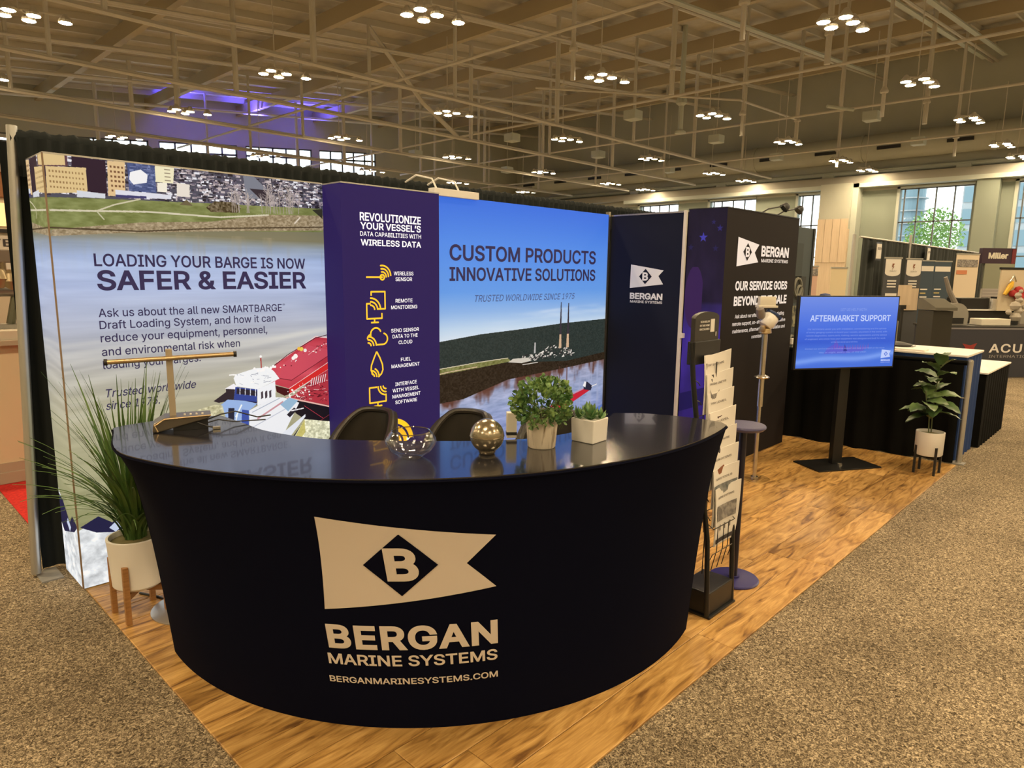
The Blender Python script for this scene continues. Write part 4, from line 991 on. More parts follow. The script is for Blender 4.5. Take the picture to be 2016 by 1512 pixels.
for body, x0, x1, z in [('Ask about our aftermarket support, including', 5.44, 6.44, 1.285), ('remote support, on-site servicing, preventative', 5.40, 6.48, 1.222), ('maintenance, aftermarket parts, installation and', 5.41, 6.48, 1.16), ('commissioning.', 5.78, 6.10, 1.095)]:
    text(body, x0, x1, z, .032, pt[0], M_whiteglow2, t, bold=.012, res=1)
MB().box((1.445, -.02, .985), (1.50, .03, 1.045), .006).build('end_bracket', M_white, t)
for i, (x, lab) in enumerate([(6.12, 'left one of two small arm spotlights on top of the dark tower'), (6.45, 'right one of two small arm spotlights on top of the dark tower')]):
    s_ = thing('arm_spotlight', lab, 'lamp', (x, 2.80, 2.1985), 0, 'spotlights on the tower')
    MB().box((-.03, -.03, 0), (.03, .03, .02)).build('clamp', M_black, s_)
    MB().tube([(0, 0, .02), (.08, -.03, .06), (.27, -.08, .095)], .007, 6).build('arm', M_black, s_)
    h_ = MB().lathe([(.02, .05), (.045, .03), (.06, -.02), (.062, -.035), (.05, -.035), (.0, -.03)], 14).build('lamp_head', M_black, s_, smooth=True); h_.location = (.30, -.09, .09); h_.rotation_euler = (.5, .7, 0); h_.scale = (.72, .72, .72)
# small emissive? no - unlit

# ================================================================== THINGS IN THE BOOTH
# ---- TV on a floor stand
def paint_tv():
    P = Pic(98, 60, 7)
    P.ramp([(0, (70, 110, 215)), (14, (75, 115, 215)), (22, (55, 92, 205)), (34, (72, 110, 220)), (60, (112, 140, 225))])
    d = P.Y - (5 + 6 * np.clip((P.X - 10) / 80, 0, 1) + 1.5 * np.sin(P.X / 14)); P.a += (np.exp(-(d / 2.6) ** 2) * .5)[:, :, None] * (np.array([.62, .75, 1]) - P.a)
    P.poly([(27, 12), (30, 17), (36, 20), (50, 17), (70, 17), (66, 14), (48, 12)], (100, 80, 200), .6)
    P.poly([(36, 20), (38, 24), (41, 19)], (110, 80, 190), .6); P.poly([(46, 14), (47, 20), (50, 14)], (30, 40, 130), .7)
    r = np.random.RandomState(1)
    for i in range(14): x = 36 + i * 2.6; P.poly([(x, 16), (x + 1, 19 + r.uniform(0, 2)), (x + 1.8, 16)], (150, 80, 180), .5)
    return P.image('screen_picture')
M_tv = m_print('screen_image', paint_tv(), 1.0, .05); M_tv.node_tree.nodes['Principled BSDF'].inputs['Roughness'].default_value = .35
t = thing('television_stand', 'black floor stand with square base plate carrying the blue screen', 'stand', (6.19, 1.98, 0), math.radians(-31))
MB().box((-.32, -.17, .009), (.32, .17, .022), .003).build('base_plate', M_blackmetal, t)
MB().box((-.05, 0, .022), (.05, .05, 1.30), .004).build('column', M_blackmetal, t)
MB().box((-.20, -.022, 1.10), (.12, 0, 1.24)).build('mount_bracket', M_blackmetal, t)
MB().lathe([(.02, 0), (.02, .02), (.0, .024)], 10, (-.02, -.06, .022)).build('bolt', M_chrome, t)
tv = thing('television', 'flat screen showing a blue aftermarket support slide', 'television', (6.19, 1.98, 0), math.radians(-31))
tv.location = (6.15 , 1.93, 0)
MB().box((-.562, .004, .880), (.447, .035, 1.498), .004).build('case', M_black, tv)
o = MB().quad((-.547, 0.002, .893), (.434, 0.002, .893), (.434, 0.002, 1.488), (-.547, .002, 1.488)).build('screen', M_tv, tv)
ptv = plane_map((0, 0, 0), (1, 0, 0), (0, 0, 1), .002)
M_tvt = mat('screen_white', (0, 0, 0), .5, emit=s2l(190, 205, 250), estr=1.0); M_tvf = mat('screen_faint', (0, 0, 0), .5, emit=s2l(135, 160, 232), estr=1.0)
text('AFTERMARKET SUPPORT', -.444, .362, 1.285, .052, ptv, M_tvt, tv, bold=.02)
text('LET US HELP WITH', -.15, .11, 1.372, .022, ptv, M_tvf, tv)
for i, (s_, a, b_) in enumerate([('Our technicians assist you with installation, commissioning and the upkeep', -.46, .33), ('of every gauging system on board your vessels, anywhere in the world, with', -.47, .34), ('remote diagnostics, spare parts, training, service agreements and the advice', -.47, .34), ('of engineers who know how your equipment was designed and built for work', -.48, .33), ('on the river and at sea at all times.', -.22, .05), ('Contact our service team to schedule support and keep your fleet on the move', -.47, .33), ('day or night, every day of the year.', -.33, .15)]):
    z = [1.215, 1.188, 1.160, 1.132, 1.105, 1.050, 1.018][i]
    text(s_, a, b_, z, .013, ptv, M_tvf, tv, res=1)
ptv2 = plane_map((0, 0, 0), (1, 0, 0), (0, 0, 1), .003); ptv3 = plane_map((0, 0, 0), (1, 0, 0), (0, 0, 1), .004); M_tvb = mat('screen_blue', (0, 0, 0), .5, emit=s2l(80, 115, 215), estr=1)
flag(.305, .40, 1.04, 1.03, 1.0, .975, .965, .385, ptv, ptv2, ptv3, M_tvt, M_tvb, tv, .35, 1.002, .02, .022, .008, .01)
text('BERGAN', .305, .40, .938, .016, ptv, M_tvt, tv, bold=.03); text('MARINE SYSTEMS', .305, .40, .925, .007, ptv, M_tvt, tv, res=1)

# ---- literature rack
t = thing('literature_rack', 'tall black floor rack with arched sign top, beside the counter', 'rack', (3.005, 1.56, 0))
b = MB(); b.box((-.135, -.13, .009), (.135, .22, .020), .003); b.build('base_plate', M_blackmetal, t)
b = MB(); b.box((-.122, -.115, .02), (.122, .05, .135), .006); b.build('base_box', M_black, t)
for yy_ in (.09, .16): MB().lathe([(.03, 0), (.03, .003), (0, .004)], 14, (-.075, yy_, .020)).build('base_cap', M_grey, t)
for s_ in (-1, 1):
    MB().tube([(s_ * .128, -.11, .02), (s_ * .128, -.09, .4), (s_ * .122, -.02, .8), (s_ * .122, .035, 1.15), (s_ * .122, .055, 1.34)], .0125, 10).build('upright', M_blackmetal, t, smooth=True)
MB().box((-.125, .035, 1.235), (.125, .075, 1.345), .003).build('header_block', M_black, t)
poly_ = [(-.115, 1.345), (.115, 1.345), (.115, 1.455)] + [(.115 * math.cos(a), 1.455 + .028 * math.sin(a)) for a in [PI * k / 12 for k in range(1, 12)]] + [(-.115, 1.455)]
b = MB(); n_ = len(poly_)
b.add([(x, .045, z) for x, z in poly_] + [(x, .067, z) for x, z in poly_], [tuple(range(n_)), tuple(range(2 * n_ - 1, n_ - 1, -1))] + [(i, n_ + i, n_ + (i + 1) % n_, (i + 1) % n_) for i in range(n_)])
b.build('sign_panel', mat('sign_charcoal', (.03, .027, .024), .4), t)
prk = plane_map((0, .045, 0), (1, 0, 0), (0, 0, 1), .002)
for i, s_ in enumerate(['SCAN BELOW', 'OR TAKE HOME', 'BROCHURES']): text(s_, -.07 - .006 * min(i, 1), .018, 1.432 - i * .018, .0095, prk, M_logo, t, bold=.025)
MB().box((.030, .042, 1.385), (.066, .045, 1.447)).build('sign_card', M_paper, t); text('i', .082, .090, 1.362, .022, prk, M_logo, t, bold=.05)
pocket_y = lambda k: -.018 - .0135 * k
b = None
for k in range(8):
    z = 1.27 - .092 * k; yk = pocket_y(k)
    p = MB()
    p.tube([(-.118, yk + .06, z - .10), (-.116, yk + .03, z - .115), (-.112, yk + .022, z - .13)], .0026, 5)
    p.tube([(-.118, yk + .055, z - .13), (-.112, yk + .04, z - .285), (.112, yk + .04, z - .285), (.118, yk + .055, z - .13)], .0022, 5)
    if k == 7:
        for x in (-.06, 0, .05): p.tube([(x, yk + .006, z - .17), (x, yk + .006, z - .29), (x, yk + .03, z - .40)], .0022, 5)
        p.tube([(-.112, yk + .03, z - .15), (-.108, yk + .004, z - .17), (.108, yk + .004, z - .17), (.112, yk + .03, z - .15)], .0022, 5)
        p.tube([(-.112, yk + .03, z - .37), (-.10, yk + .006, z - .30), (.10, yk + .006, z - .30), (.112, yk + .03, z - .37)], .0022, 5)
    p.build('wire_pocket', M_blackmetal, t)
b = MB()
for x in (-.05, .05): b.tube([(x, .02, .14), (x, .01, 1.24)], .003, 5)
b.build('back_wire', M_blackmetal, t)
pics = [('dark square photo', 'grid'), ('grey device photo', 'round'), ('dark stripe', 'stripe'), ('pale text only', 'none'), ('green round gauge photo', 'gauge'), ('rust coloured star shape', 'star'), ('wide grey ship photo', 'wide'), ('dark wide photo and bottom band', 'band')]
ordn = ['topmost', 'second from the top', 'third from the top', 'fourth from the top', 'fifth from the top', 'sixth from the top', 'seventh from the top', 'lowest']
M_photo = mat('grey_photo_print', (.16, .15, .15), .6, noise=(30, (.36, .34, .32), (1, 1, 1), .4, .6)); M_photob = mat('blue_grey_photo_print', (.12, .14, .15), .6, noise=(22, (.35, .35, .34), (1, 1, 1), .4, .6))
for k in range(8):
    z = 1.27 - .092 * k; yk = 1.56 + pocket_y(k)
    t = thing('brochure', 'white brochure with %s, %s in the black rack' % (pics[k][0], ordn[k]), 'brochure', (3.040 + (.004 if k % 2 else -.003), yk, z - .275), 0, 'brochures in the literature rack')
    sheet = lambda x, zz, lift=0: Vector((x, .028 + .02 * (zz / .28) - .30 * zz * (.28 - zz) * .9 - 1.5 * (x * x) * (.35 + zz * 2.2) - (0.026 * (x / .1) ** 2 if x > 0 else 0) * (zz / .28) - lift, zz + (.020 * max(0, x / .1) ** 2 + .004 * abs(x / .1)) * (zz / .28)))
    MB().grid(lambda u, v: sheet(-.106 + .212 * u, .28 * v), 12, 12).build('pages', M_paper, t, smooth=True, solid=-.005)
    mp = lambda x, y: sheet(x, y, .0085)
    for zz, hh in ((.228, .010),):
        text(['DRAFT SYSTEMS', 'GAUGING UNITS', 'TANK LEVEL', 'LIQUID LEVEL', 'PRESSURE GAUGE', 'ALARM SYSTEMS', 'BARGE TOOLS', 'MARINE SYSTEMS'][k], -.07, .07, zz, hh, mp, M_ink, t, bold=.02, cuts=5)
    kind = pics[k][1]
    rect = lambda a, b_, c_, d_: [(a, c_), (b_, c_), (b_, d_), (a, d_)]
    if kind == 'grid': flat_poly(rect(-.07, -.005, .125, .185), mp, M_inkdark, t, 'printed_photo', 5); flat_poly(rect(-.055, -.02, .135, .165), lambda x, y: sheet(x, y, .010), M_photo, t, 'printed_photo', 4)
    if kind == 'round': flat_poly([(-.06, .155), (.01, .16), (.03, .20), (.005, .185), (-.05, .183), (-.07, .21)], mp, M_photo, t, 'printed_photo', 5)
    if kind == 'stripe': flat_poly(rect(-.06, .106, .145, .162), mp, mat('dark_red_ink', (.05, .015, .015), .6), t, 'printed_band', 6)
    if kind == 'gauge': flat_poly([(-.02 + .026 * math.cos(a * PI / 8), .185 + .026 * math.sin(a * PI / 8)) for a in range(16)], mp, M_inkdark, t, 'printed_photo', 5); flat_poly(rect(-.035, -.005, .13, .17), mp, M_photo, t, 'printed_photo', 5)
    if kind == 'star': flat_poly([(-.04, .13), (.05, .13), (.045, .165), (.03, .17), (.02, .20), (-.005, .175), (-.05, .185), (-.035, .16)], mp, M_rust, t, 'printed_photo', 5)
    if kind == 'wide': flat_poly(rect(-.100, .098, .135, .205), mp, M_photob, t, 'printed_photo', 8)
    if kind == 'band':
        flat_poly(rect(-.085, .085, .12, .195), mp, M_photo, t, 'printed_photo', 8); flat_poly(rect(-.10, .10, .012, .034), mp, M_inkdark, t, 'printed_band', 8)
        for x in (-.05, 0, .045): flat_poly(rect(x - .006, x + .006, .07, .10), mp, M_ink, t, 'printed_icon', 3)

# ---- violet pedestal table
t = thing('pedestal_table', 'small round violet pedestal table on a violet disc base', 'table', (3.38, 1.56, 0))
MB().lathe([(.0, .009), (.132, .009), (.134, .016), (.128, .022), (.03, .026), (.03, .034), (0, .034)], 36).build('base_disc', M_purple, t, smooth=True)
MB().tube([(0, 0, .03), (0, 0, .855)], .019, 14).build('stem', mat('dark_violet_metal', (.010, .008, .02), .35), t, smooth=True)
MB().lathe([(.0, .852), (.10, .855), (.113, .868), (.113, .874), (.108, .88), (0, .881)], 36).build('table_top', M_purpletop, t, smooth=True)

# ---- sensor on a steel pole
t = thing('sensor_pole', 'steel display pole with flange, clear round base and gauge head', 'display stand', (5.24, 2.30, 0))
MB().lathe([(0, .009), (.12, .009), (.12, .02), (0, .021)], 28).build('clear_base', M_glass, t, smooth=True)
MB().lathe([(.03, .021), (.03, .035), (0, .035)], 14).build('bolt', M_chrome, t)
MB().tube([(-.006, 0, .03), (-.006, 0, .90)], .019, 12).build('lower_tube', M_glass, t, smooth=True)
MB().tube([(0, 0, .03), (0, 0, 1.22)], .014, 12).build('pole', M_chrome, t, smooth=True)
MB().tube([(0, 0, .62), (0, 0, 1.20)], .024, 12).build('upper_sleeve', M_chrome, t, smooth=True)
MB().lathe([(.02, .84), (.055, .85), (.06, .858), (.055, .864), (.02, .88)], 24).build('flange', M_chrome, t, smooth=True)
b = MB(); b.lathe([(.02, 1.20), (.05, 1.21), (.045, 1.245), (.02, 1.25)], 16); b.box((-.06, -.02, 1.22), (-.02, .02, 1.27), .004); b.box((.02, -.02, 1.21), (.055, .02, 1.27), .004); b.build('yoke', M_gold, t, smooth=True)
h_ = MB().lathe([(.0, -.06), (.05, -.055), (.062, -.03), (.064, .03), (.05, .05), (0, .055)], 20).build('gauge_head', M_ceramic, t, smooth=True); h_.location = (.01, -.02, 1.31); h_.rotation_euler = (.35, .55, 0)
h_ = MB().lathe([(.062, 0), (.066, .008), (.066, .018), (.0, .022)], 20).build('blue_lid', mat('blue_lid', (.03, .06, .16), .3), t, smooth=True); h_.location = (.035, -.038, 1.345); h_.rotation_euler = (.35, .55, 0)
h_ = MB().lathe([(.0, -.03), (.03, -.03), (.035, .0), (.03, .05), (0, .055)], 14).build('connector', mat('smoky_plastic', (.22, .20, .19), .3), t, smooth=True); h_.location = (-.055, .02, 1.36); h_.rotation_euler = (0, -.5, 0)
M45 = Matrix.Rotation(math.radians(-42), 4, 'Z')
b = MB(); b.box((-.065, -.02, 1.415), (.065, .035, 1.495), .008, M45); b.box((-.078, -.03, 1.408), (.078, .04, 1.426), .003, M45); b.build('antenna_box', M_cream, t, smooth=True)

# ---- potted broad-leaf plant, right
t = thing('potted_fiddle_leaf', 'broad leaved green plant in round white pot on black stand, by the black skirt', 'plant', (6.52, 1.36, 0))
MB().lathe([(0, .17), (.098, .17), (.106, .18), (.108, .37), (.100, .372), (.098, .345), (0, .345)], 32).build('pot', M_ceramic, t, smooth=True)
MB().lathe([(0, .346), (.098, .346), (.04, .358), (0, .36)], 16).build('soil', M_soil, t)
for k in range(4):
    a = k * PI / 2 + .75
    MB().box((.108 * math.cos(a) - .009, .108 * math.sin(a) - .009, .009), (.108 * math.cos(a) + .009, .108 * math.sin(a) + .009, .25)).build('stand_leg', M_black, t)
b = MB(); b.box((-.1, -.007, .145), (.1, .007, .165), 0, Matrix.Rotation(.75, 4, 'Z')); b.box((-.1, -.007, .145), (.1, .007, .165), 0, Matrix.Rotation(.75 + PI / 2, 4, 'Z')); b.build('stand_cross', M_black, t)
R = random.Random(21)
stems = [[(0.02, 0, .35), (.03, .01, .55), (.02, .0, .75), (.02, -.01, .93)], [(-.02, .01, .35), (-.02, .02, .5), (-.06, .04, .62), (-.09, .05, .72)]]
for s_ in stems: MB().tube(s_, .005, 6).build('stem', mat('plant_stem', (.10, .12, .05), .7), t)
def big_leaf(base, az, el, L, wd, twist=0.0):
    d = Vector((math.cos(az) * math.cos(el), math.sin(az) * math.cos(el), math.sin(el))); side = Vector((-math.sin(az), math.cos(az), 0)); up = side.cross(d) * -1
    side = side * math.cos(twist) + up * math.sin(twist)
    def fn(u, v):
        s = v * L; wv = wd * (math.sin(PI * min(v ** .75, 1)) ** .8) * (.62 + .5 * v) if 0 < v < 1 else 0.002
        x = (u - .5) * 2
        droop = -.35 * s * s / L
        return Vector(base) + d * s + side * (x * wv) + Vector((0, 0, droop + .22 * wv * abs(x) + .004 * math.sin(v * 22 + x * 3)))
    return MB().grid(fn, 4, 9)
golden = 2.4
for i in range(27):
    f_ = i / 26
    z = .50 + .45 * f_; az = i * golden; base = (.02, -.005, z) if i % 3 else (-.07, .045, .52 + .2 * f_)
    el = .15 + .9 * f_ ** 2 + R.uniform(-.15, .15); L = R.uniform(.19, .26) * (1 - .12 * f_)
    big_leaf(base, az, el, L, R.uniform(.052, .072), R.uniform(-.4, .4)).build('leaf', M_fiddle, t, smooth=True)

# ---- grass plant, left
t = thing('potted_grass', 'spiky artificial grass in a white round pot on wooden legs', 'plant', (.965, 3.42, 0))
MB().lathe([(0, .155), (.095, .155), (.112, .17), (.122, .37), (.125, .40), (.114, .402), (.112, .375), (0, .375)], 36).build('pot', M_ceramic, t, smooth=True)
MB().lathe([(0, .376), (.112, .376), (.05, .392), (0, .395)], 18).build('moss', M_soil, t)
for k in range(4):
    a = k * PI / 2 - 2.3
    MB().box((.124 * math.cos(a) - .012, .124 * math.sin(a) - .012, .009), (.124 * math.cos(a) + .012, .124 * math.sin(a) + .012, .29), .002).build('stand_leg', M_woodleg, t)
b = MB(); b.box((-.115, -.010, .125), (.115, .010, .152), 0, Matrix.Rotation(-2.3, 4, 'Z')); b.box((-.115, -.010, .125), (.115, .010, .152), 0, Matrix.Rotation(-2.3 + PI / 2, 4, 'Z')); b.build('stand_cross', M_woodleg, t)
R = random.Random(8)
blades = []
for kind in range(7):
    L = [.80, .70, .62, .52, .84, .58, .46][kind]; bend = [.10, .35, .55, .85, .22, .65, 1.1][kind]
    def fn(u, v, L=L, bend=bend):
        a = bend * v * 1.25; 
        s = v * L; x = s * math.sin(a) * .8 + .02 * v; z = s * math.cos(a * .72)
        wd = .0078 * (1 - v ** 2.2) + .0006
        return Vector((x, (u - .5) * 2 * wd, z - abs(u - .5) * .004))
    o = MB().grid(fn, 2, 9).build('grass_blade', M_leaf, t, smooth=True); blades.append(o)
    o.location = (0, 0, .38); o.rotation_euler = (0, 0, kind * .9)
for i in range(230):
    src = blades[min(int(R.random() * 7), 6)]; o = src.copy(); COL.objects.link(o)
    a = R.uniform(0, 2 * PI); rr = .045 * math.sqrt(R.random())
    o.location = (rr * math.cos(a), rr * math.sin(a), .378); az = a + R.uniform(-1.0, 1.0)
    # leaves toward the print bend less
    s_ = R.uniform(.72, 1.06); o.scale = (s_, s_, s_); o.rotation_euler = (R.uniform(-.12, .12), R.uniform(-.05, .12), az)

# ---- backless stool with disc base behind the counter end
t = thing('round_stool', 'low stool on a grey disc base, tucked behind the left counter end', 'stool', (1.16, 3.30, 0))
MB().lathe([(0, .009), (.185, .009), (.185, .014), (.17, .02), (.03, .03), (0, .03)], 36).build('base_disc', M_silver, t, smooth=True)
MB().tube([(0, 0, .02), (0, 0, .62)], .025, 12).build('stem', M_silver, t, smooth=True)
MB().lathe([(0, .62), (.16, .62), (.17, .65), (.16, .68), (0, .685)], 28).build('seat', M_chair, t, smooth=True)

# ---- bucket chairs
def bucket(label, loc, rz, h=.84):
    t = thing('bucket_chair', label, 'chair', (loc[0], loc[1], 0), rz, 'bucket chairs behind the counter')
    def shell(u, v, off=0):
        a = PI * (1.14 * (u - .5)) + PI / 2       # opening faces local -y
        wrap = abs(u - .5) * 2
        hh = .46 + (h - .46) * (1 - .70 * max(0, (wrap - .30) / .70) ** 1.6)
        z = .44 + (hh - .44) * v
        rx, ry = .225 - .045 * v + off, .22 + .04 * v + off
        return Vector((rx * math.cos(a), ry * math.sin(a) * .95, z))
    MB().grid(shell, 24, 10).build('backrest', M_chair, t, smooth=True, solid=-.035)
    MB().tube([shell(i / 24, 1.0) + Vector((0, 0, 0)) for i in range(25)], .018, 8).build('rim', M_chair, t, smooth=True)
    MB().lathe([(0, .41), (.22, .41), (.25, .44), (.24, .48), (0, .49)], 24).build('seat', M_chair, t, smooth=True)
    for k in range(4):
        a = PI / 4 + k * PI / 2
        MB().tube([(.13 * math.cos(a), .13 * math.sin(a), .42), (.22 * math.cos(a), .22 * math.sin(a), .0145)], [.014, .009], 8).build('leg', M_blackmetal, t)
    return t
bucket('dark bucket chair turned aside, left of the glass bowl', (2.12, 3.30), math.radians(-70), .825)
bucket('dark bucket chair with its back right behind the metal sphere', (2.50, 2.88), math.radians(-68), .825)
bucket('dark bucket chair mostly hidden behind the leafy pot', (2.92, 2.52), math.radians(-62), .825)

# ================================================================== ON THE COUNTER
ZT = HT + .0065
# glass bowl
t = thing('glass_bowl', 'empty clear glass bowl with inward curved rim on the counter', 'bowl', (1.435, 1.885, ZT))
prof = [(0, .006), (.035, .004), (.040, .0), (.044, .004), (.070, .022), (.088, .046), (.0905, .056), (.088, .068), (.078, .085), (.069, .094), (.0665, .0935), (.0755, .083), (.0855, .067), (.088, .056), (.0855, .047), (.068, .025), (.035, .010), (0, .009)]
MB().lathe(prof, 44).build('bowl', M_glass, t, smooth=True)
MB().lathe([(.0660, .0930), (.0680, .0958), (.0700, .0935), (.0680, .0915)], 44, close=True).build('rim', m_glass('rim_glass', (.8, .82, .8), 1.6), t, smooth=True)
# metal sphere
t = thing('metal_sphere', 'champagne coloured metal sphere with a seam on the counter', 'ornament', (1.665, 1.735, ZT))
prof = [(0, 0), (.026, 0), (.03, .004)] + [(.062 * math.sin(a), .066 - .062 * math.cos(a)) for a in [0.52 + (PI - .62) * k / 20 for k in range(21)]] + [(0, .128)]
MB().lathe(prof, 40).build('ball', M_bronze, t, smooth=True)
MB().lathe([(.0615, .064), (.0635, .0655), (.0635, .0665), (.0615, .068)], 40).build('seam_ring', M_bronze, t, smooth=True)
# small white box with a dark foot band
t = thing('sanitizer_box', 'small upright cream box with a dark band near its foot', 'box', (1.905, 1.845, ZT), math.radians(-40))
MB().box((-.02, -.018, 0), (.02, .018, .102), .003).build('carton', M_cream, t); MB().box((-.0205, -.0185, .012), (.0205, .0185, .024)).build('band', M_black, t)
t = thing('plastic_bottle', 'small clear plastic bottle beside the cream box', 'bottle', (1.905, 1.775, ZT))
MB().lathe([(0, .001), (.016, 0), (.0175, .006), (.0175, .055), (.012, .068), (.007, .072), (.007, .08), (0, .08)], 20).build('body', M_glass, t, smooth=True); MB().lathe([(.009, .076), (.009, .096), (0, .097)], 16).build('cap', M_white, t)
# boxwood in birch pot
t = thing('potted_boxwood', 'round leafy boxwood bush in a birch bark patterned pot', 'plant', (1.885, 1.665, ZT))
MB().lathe([(0, 0), (.050, 0), (.053, .004), (.060, .095), (.055, .097), (.053, .08), (0, .08)], 32).build('pot', M_birch, t, smooth=True)
R = random.Random(14)
fo = MB(); cnt = 0; leaves = []
for i in range(900):
    a = R.uniform(0, 2 * PI); u = R.uniform(-.75, 1); rr = .108 * (.55 + .45 * R.random() ** .5) * (1 + .12 * math.sin(a * 3) * math.cos(u * 5))
    p = Vector((rr * 1.08 * math.cos(a) * math.sqrt(1 - u * u), rr * 1.08 * math.sin(a) * math.sqrt(1 - u * u), .165 + rr * u * .98))
    out = (p - Vector((0, 0, .15))).normalized(); d = (out + Vector((R.uniform(-1, 1), R.uniform(-1, 1), R.uniform(-.6, 1))) * .9).normalized()
    e = d.cross(Vector((R.uniform(-1, 1), R.uniform(-1, 1), R.uniform(-1, 1)))).normalized(); nn = d.cross(e)
    L, wd = R.uniform(.009, .013), R.uniform(.007, .009)
    fo.add([p - d * L, p - d * L * .3 + e * wd, p + d * L * .5 + e * wd * .85, p + d * L, p + d * L * .5 - e * wd * .85, p - d * L * .3 - e * wd, p + nn * .0025], [(0, 1, 6), (1, 2, 6), (2, 3, 6), (3, 4, 6), (4, 5, 6), (5, 0, 6)])
o = fo.build('foliage', M_box, t); o['kind'] = 'stuff'
b = MB()
for i in range(14):
    a = i * .45 * PI; b.tube([(0, 0, .08), (.05 * math.cos(a), .05 * math.sin(a), .15), (.095 * math.cos(a), .095 * math.sin(a), .2 + .03 * math.sin(i))], .0018, 5)
for i in range(3): b.tube([(.055 + .01 * i, -.02, .1), (.07 + .01 * i, -.03, .06)], .0012, 4)
b.build('twigs', mat('twig_green', (.10, .13, .04), .7), t)
# white cube planter
t = thing('cube_planter', 'square white ceramic planter with green succulents', 'plant', (2.095, 1.60, ZT), math.radians(4))
b = MB(); s_ = .05
b.add([(-s_, -s_, 0), (s_, -s_, 0), (s_, s_, 0), (-s_, s_, 0), (-s_ - .003, -s_ - .003, .092), (s_ + .003, -s_ - .003, .092), (s_ + .003, s_ + .003, .092), (-s_ - .003, s_ + .003, .092), (-s_ + .003, -s_ + .003, .092), (s_ - .003, -s_ + .003, .092), (s_ - .003, s_ - .003, .092), (-s_ + .003, s_ - .003, .092), (-s_ + .004, -s_ + .004, .078), (s_ - .004, -s_ + .004, .078), (s_ - .004, s_ - .004, .078), (-s_ + .004, s_ - .004, .078)],
      [(3, 2, 1, 0), (0, 1, 5, 4), (1, 2, 6, 5), (2, 3, 7, 6), (3, 0, 4, 7), (4, 5, 9, 8), (5, 6, 10, 9), (6, 7, 11, 10), (7, 4, 8, 11), (8, 9, 13, 12), (9, 10, 14, 13), (10, 11, 15, 14), (11, 8, 12, 15), (12, 13, 14, 15)])
o = b.build('pot', M_ceramic, t); md = o.modifiers.new('bevel', 'BEVEL'); md.width = .003; md.segments = 2
R = random.Random(4)
def succ_leaf(L, wd):
    return MB().grid(lambda u, v: Vector((v * L, (u - .5) * 2 * wd * math.sin(PI * (.12 + .88 * v) ** .9) * (1 if v < 1 else 0), .012 * v * v * (L / .04) - .003 * abs(u - .5))), 2, 5)
src = None
for (cx, cy, n_, el0, sc_) in [(-.015, -.015, 16, .5, 1.15), (.028, .012, 13, .7, .95), (-.03, .03, 12, .7, .9), (.02, -.035, 10, .35, .8), (.03, .04, 10, .7, .9)]:
    for i in range(n_):
        if src is None: o = succ_leaf(.05, .010).build('leaf', M_succ, t, smooth=True); src = o
        else: o = src.copy(); COL.objects.link(o)
        el = el0 * .4 + .95 * (i / n_); s2 = sc_ * R.uniform(.8, 1.1)
        o.location = (cx, cy, .088 + .012 * (i / n_)); o.rotation_euler = (R.uniform(-.2, .2), -el, i * 2.4); o.scale = (s2, s2, s2)
# T-shaped detector
t = thing('bar_detector', 'metal desk device with a wedge base, post and long brass crossbar', 'instrument', (1.015, 2.875, ZT), 0)
dirv = Vector((.43, -.16, 0)).normalized(); ang = math.atan2(dirv.y, dirv.x)
t.rotation_euler = (0, 0, ang)
b = MB()
pr = [(-.105, 0), (-.085, 0), (.105, .045), (.115, .058), (-.06, .058), (-.10, .035)]
b.add([(x, -.055, z) for x, z in pr] + [(x, .055, z) for x, z in pr], [tuple(range(6)), tuple(range(11, 5, -1))] + [(i, 6 + i, 6 + (i + 1) % 6, (i + 1) % 6) for i in range(6)])
o = b.build('base', mat('dark_bronze_metal', (.20, .17, .13), .3, metal=.8), t); md = o.modifiers.new('bevel', 'BEVEL'); md.width = .006; md.segments = 3
MB().tube([(-.085, -.058, .004), (-.095, -.058, .03), (-.058, -.058, .054), (.112, -.058, .058)], .0035, 6).build('brass_edge', M_gold, t)
MB().box((-.04, -.012, .055), (-.016, .012, .33), .002).build('post', mat('grey_bronze_post', (.42, .36, .27), .4, metal=.3), t)
MB().tube([(-.245, -.02, .288), (.215, -.02, .302)], .0095, 14).build('crossbar', M_gold, t, smooth=True)
for s_, x, z in ((-1, -.248, .288), (1, .218, .302)): MB().tube([(x - .006, -.02, z), (x + .006, -.02, z)], .0125, 14).build('end_cap', M_black, t)
for i in range(4): MB().tube([(.015 + .022 * i, -.015, .058), (.015 + .022 * i, -.015, .064)], .004, 8).build('indicator', M_white, t)
b = MB(); b.box((-.03, -.04, .0), (.10, .04, .045)); b.build('underside_box', M_black, t)
b = MB(); b.tube([(.10, .0, .03), (.15, .01, .045), (.21, .03, .05), (.30, .06, .012), (.36, .12, .004)], .0032, 6); b.tube([(.09, -.03, .02), (.14, -.02, .03), (.20, .0, .012), (.33, .03, .004)], .0028, 6); b.tube([(.06, -.05, .03), (.10, -.06, .012), (.125, -.055, .006)], .0035, 6); b.build('cable', M_black, t)
MB().box((.115, -.075, .0), (.145, -.055, .012), .002).build('connector', M_chrome, t)

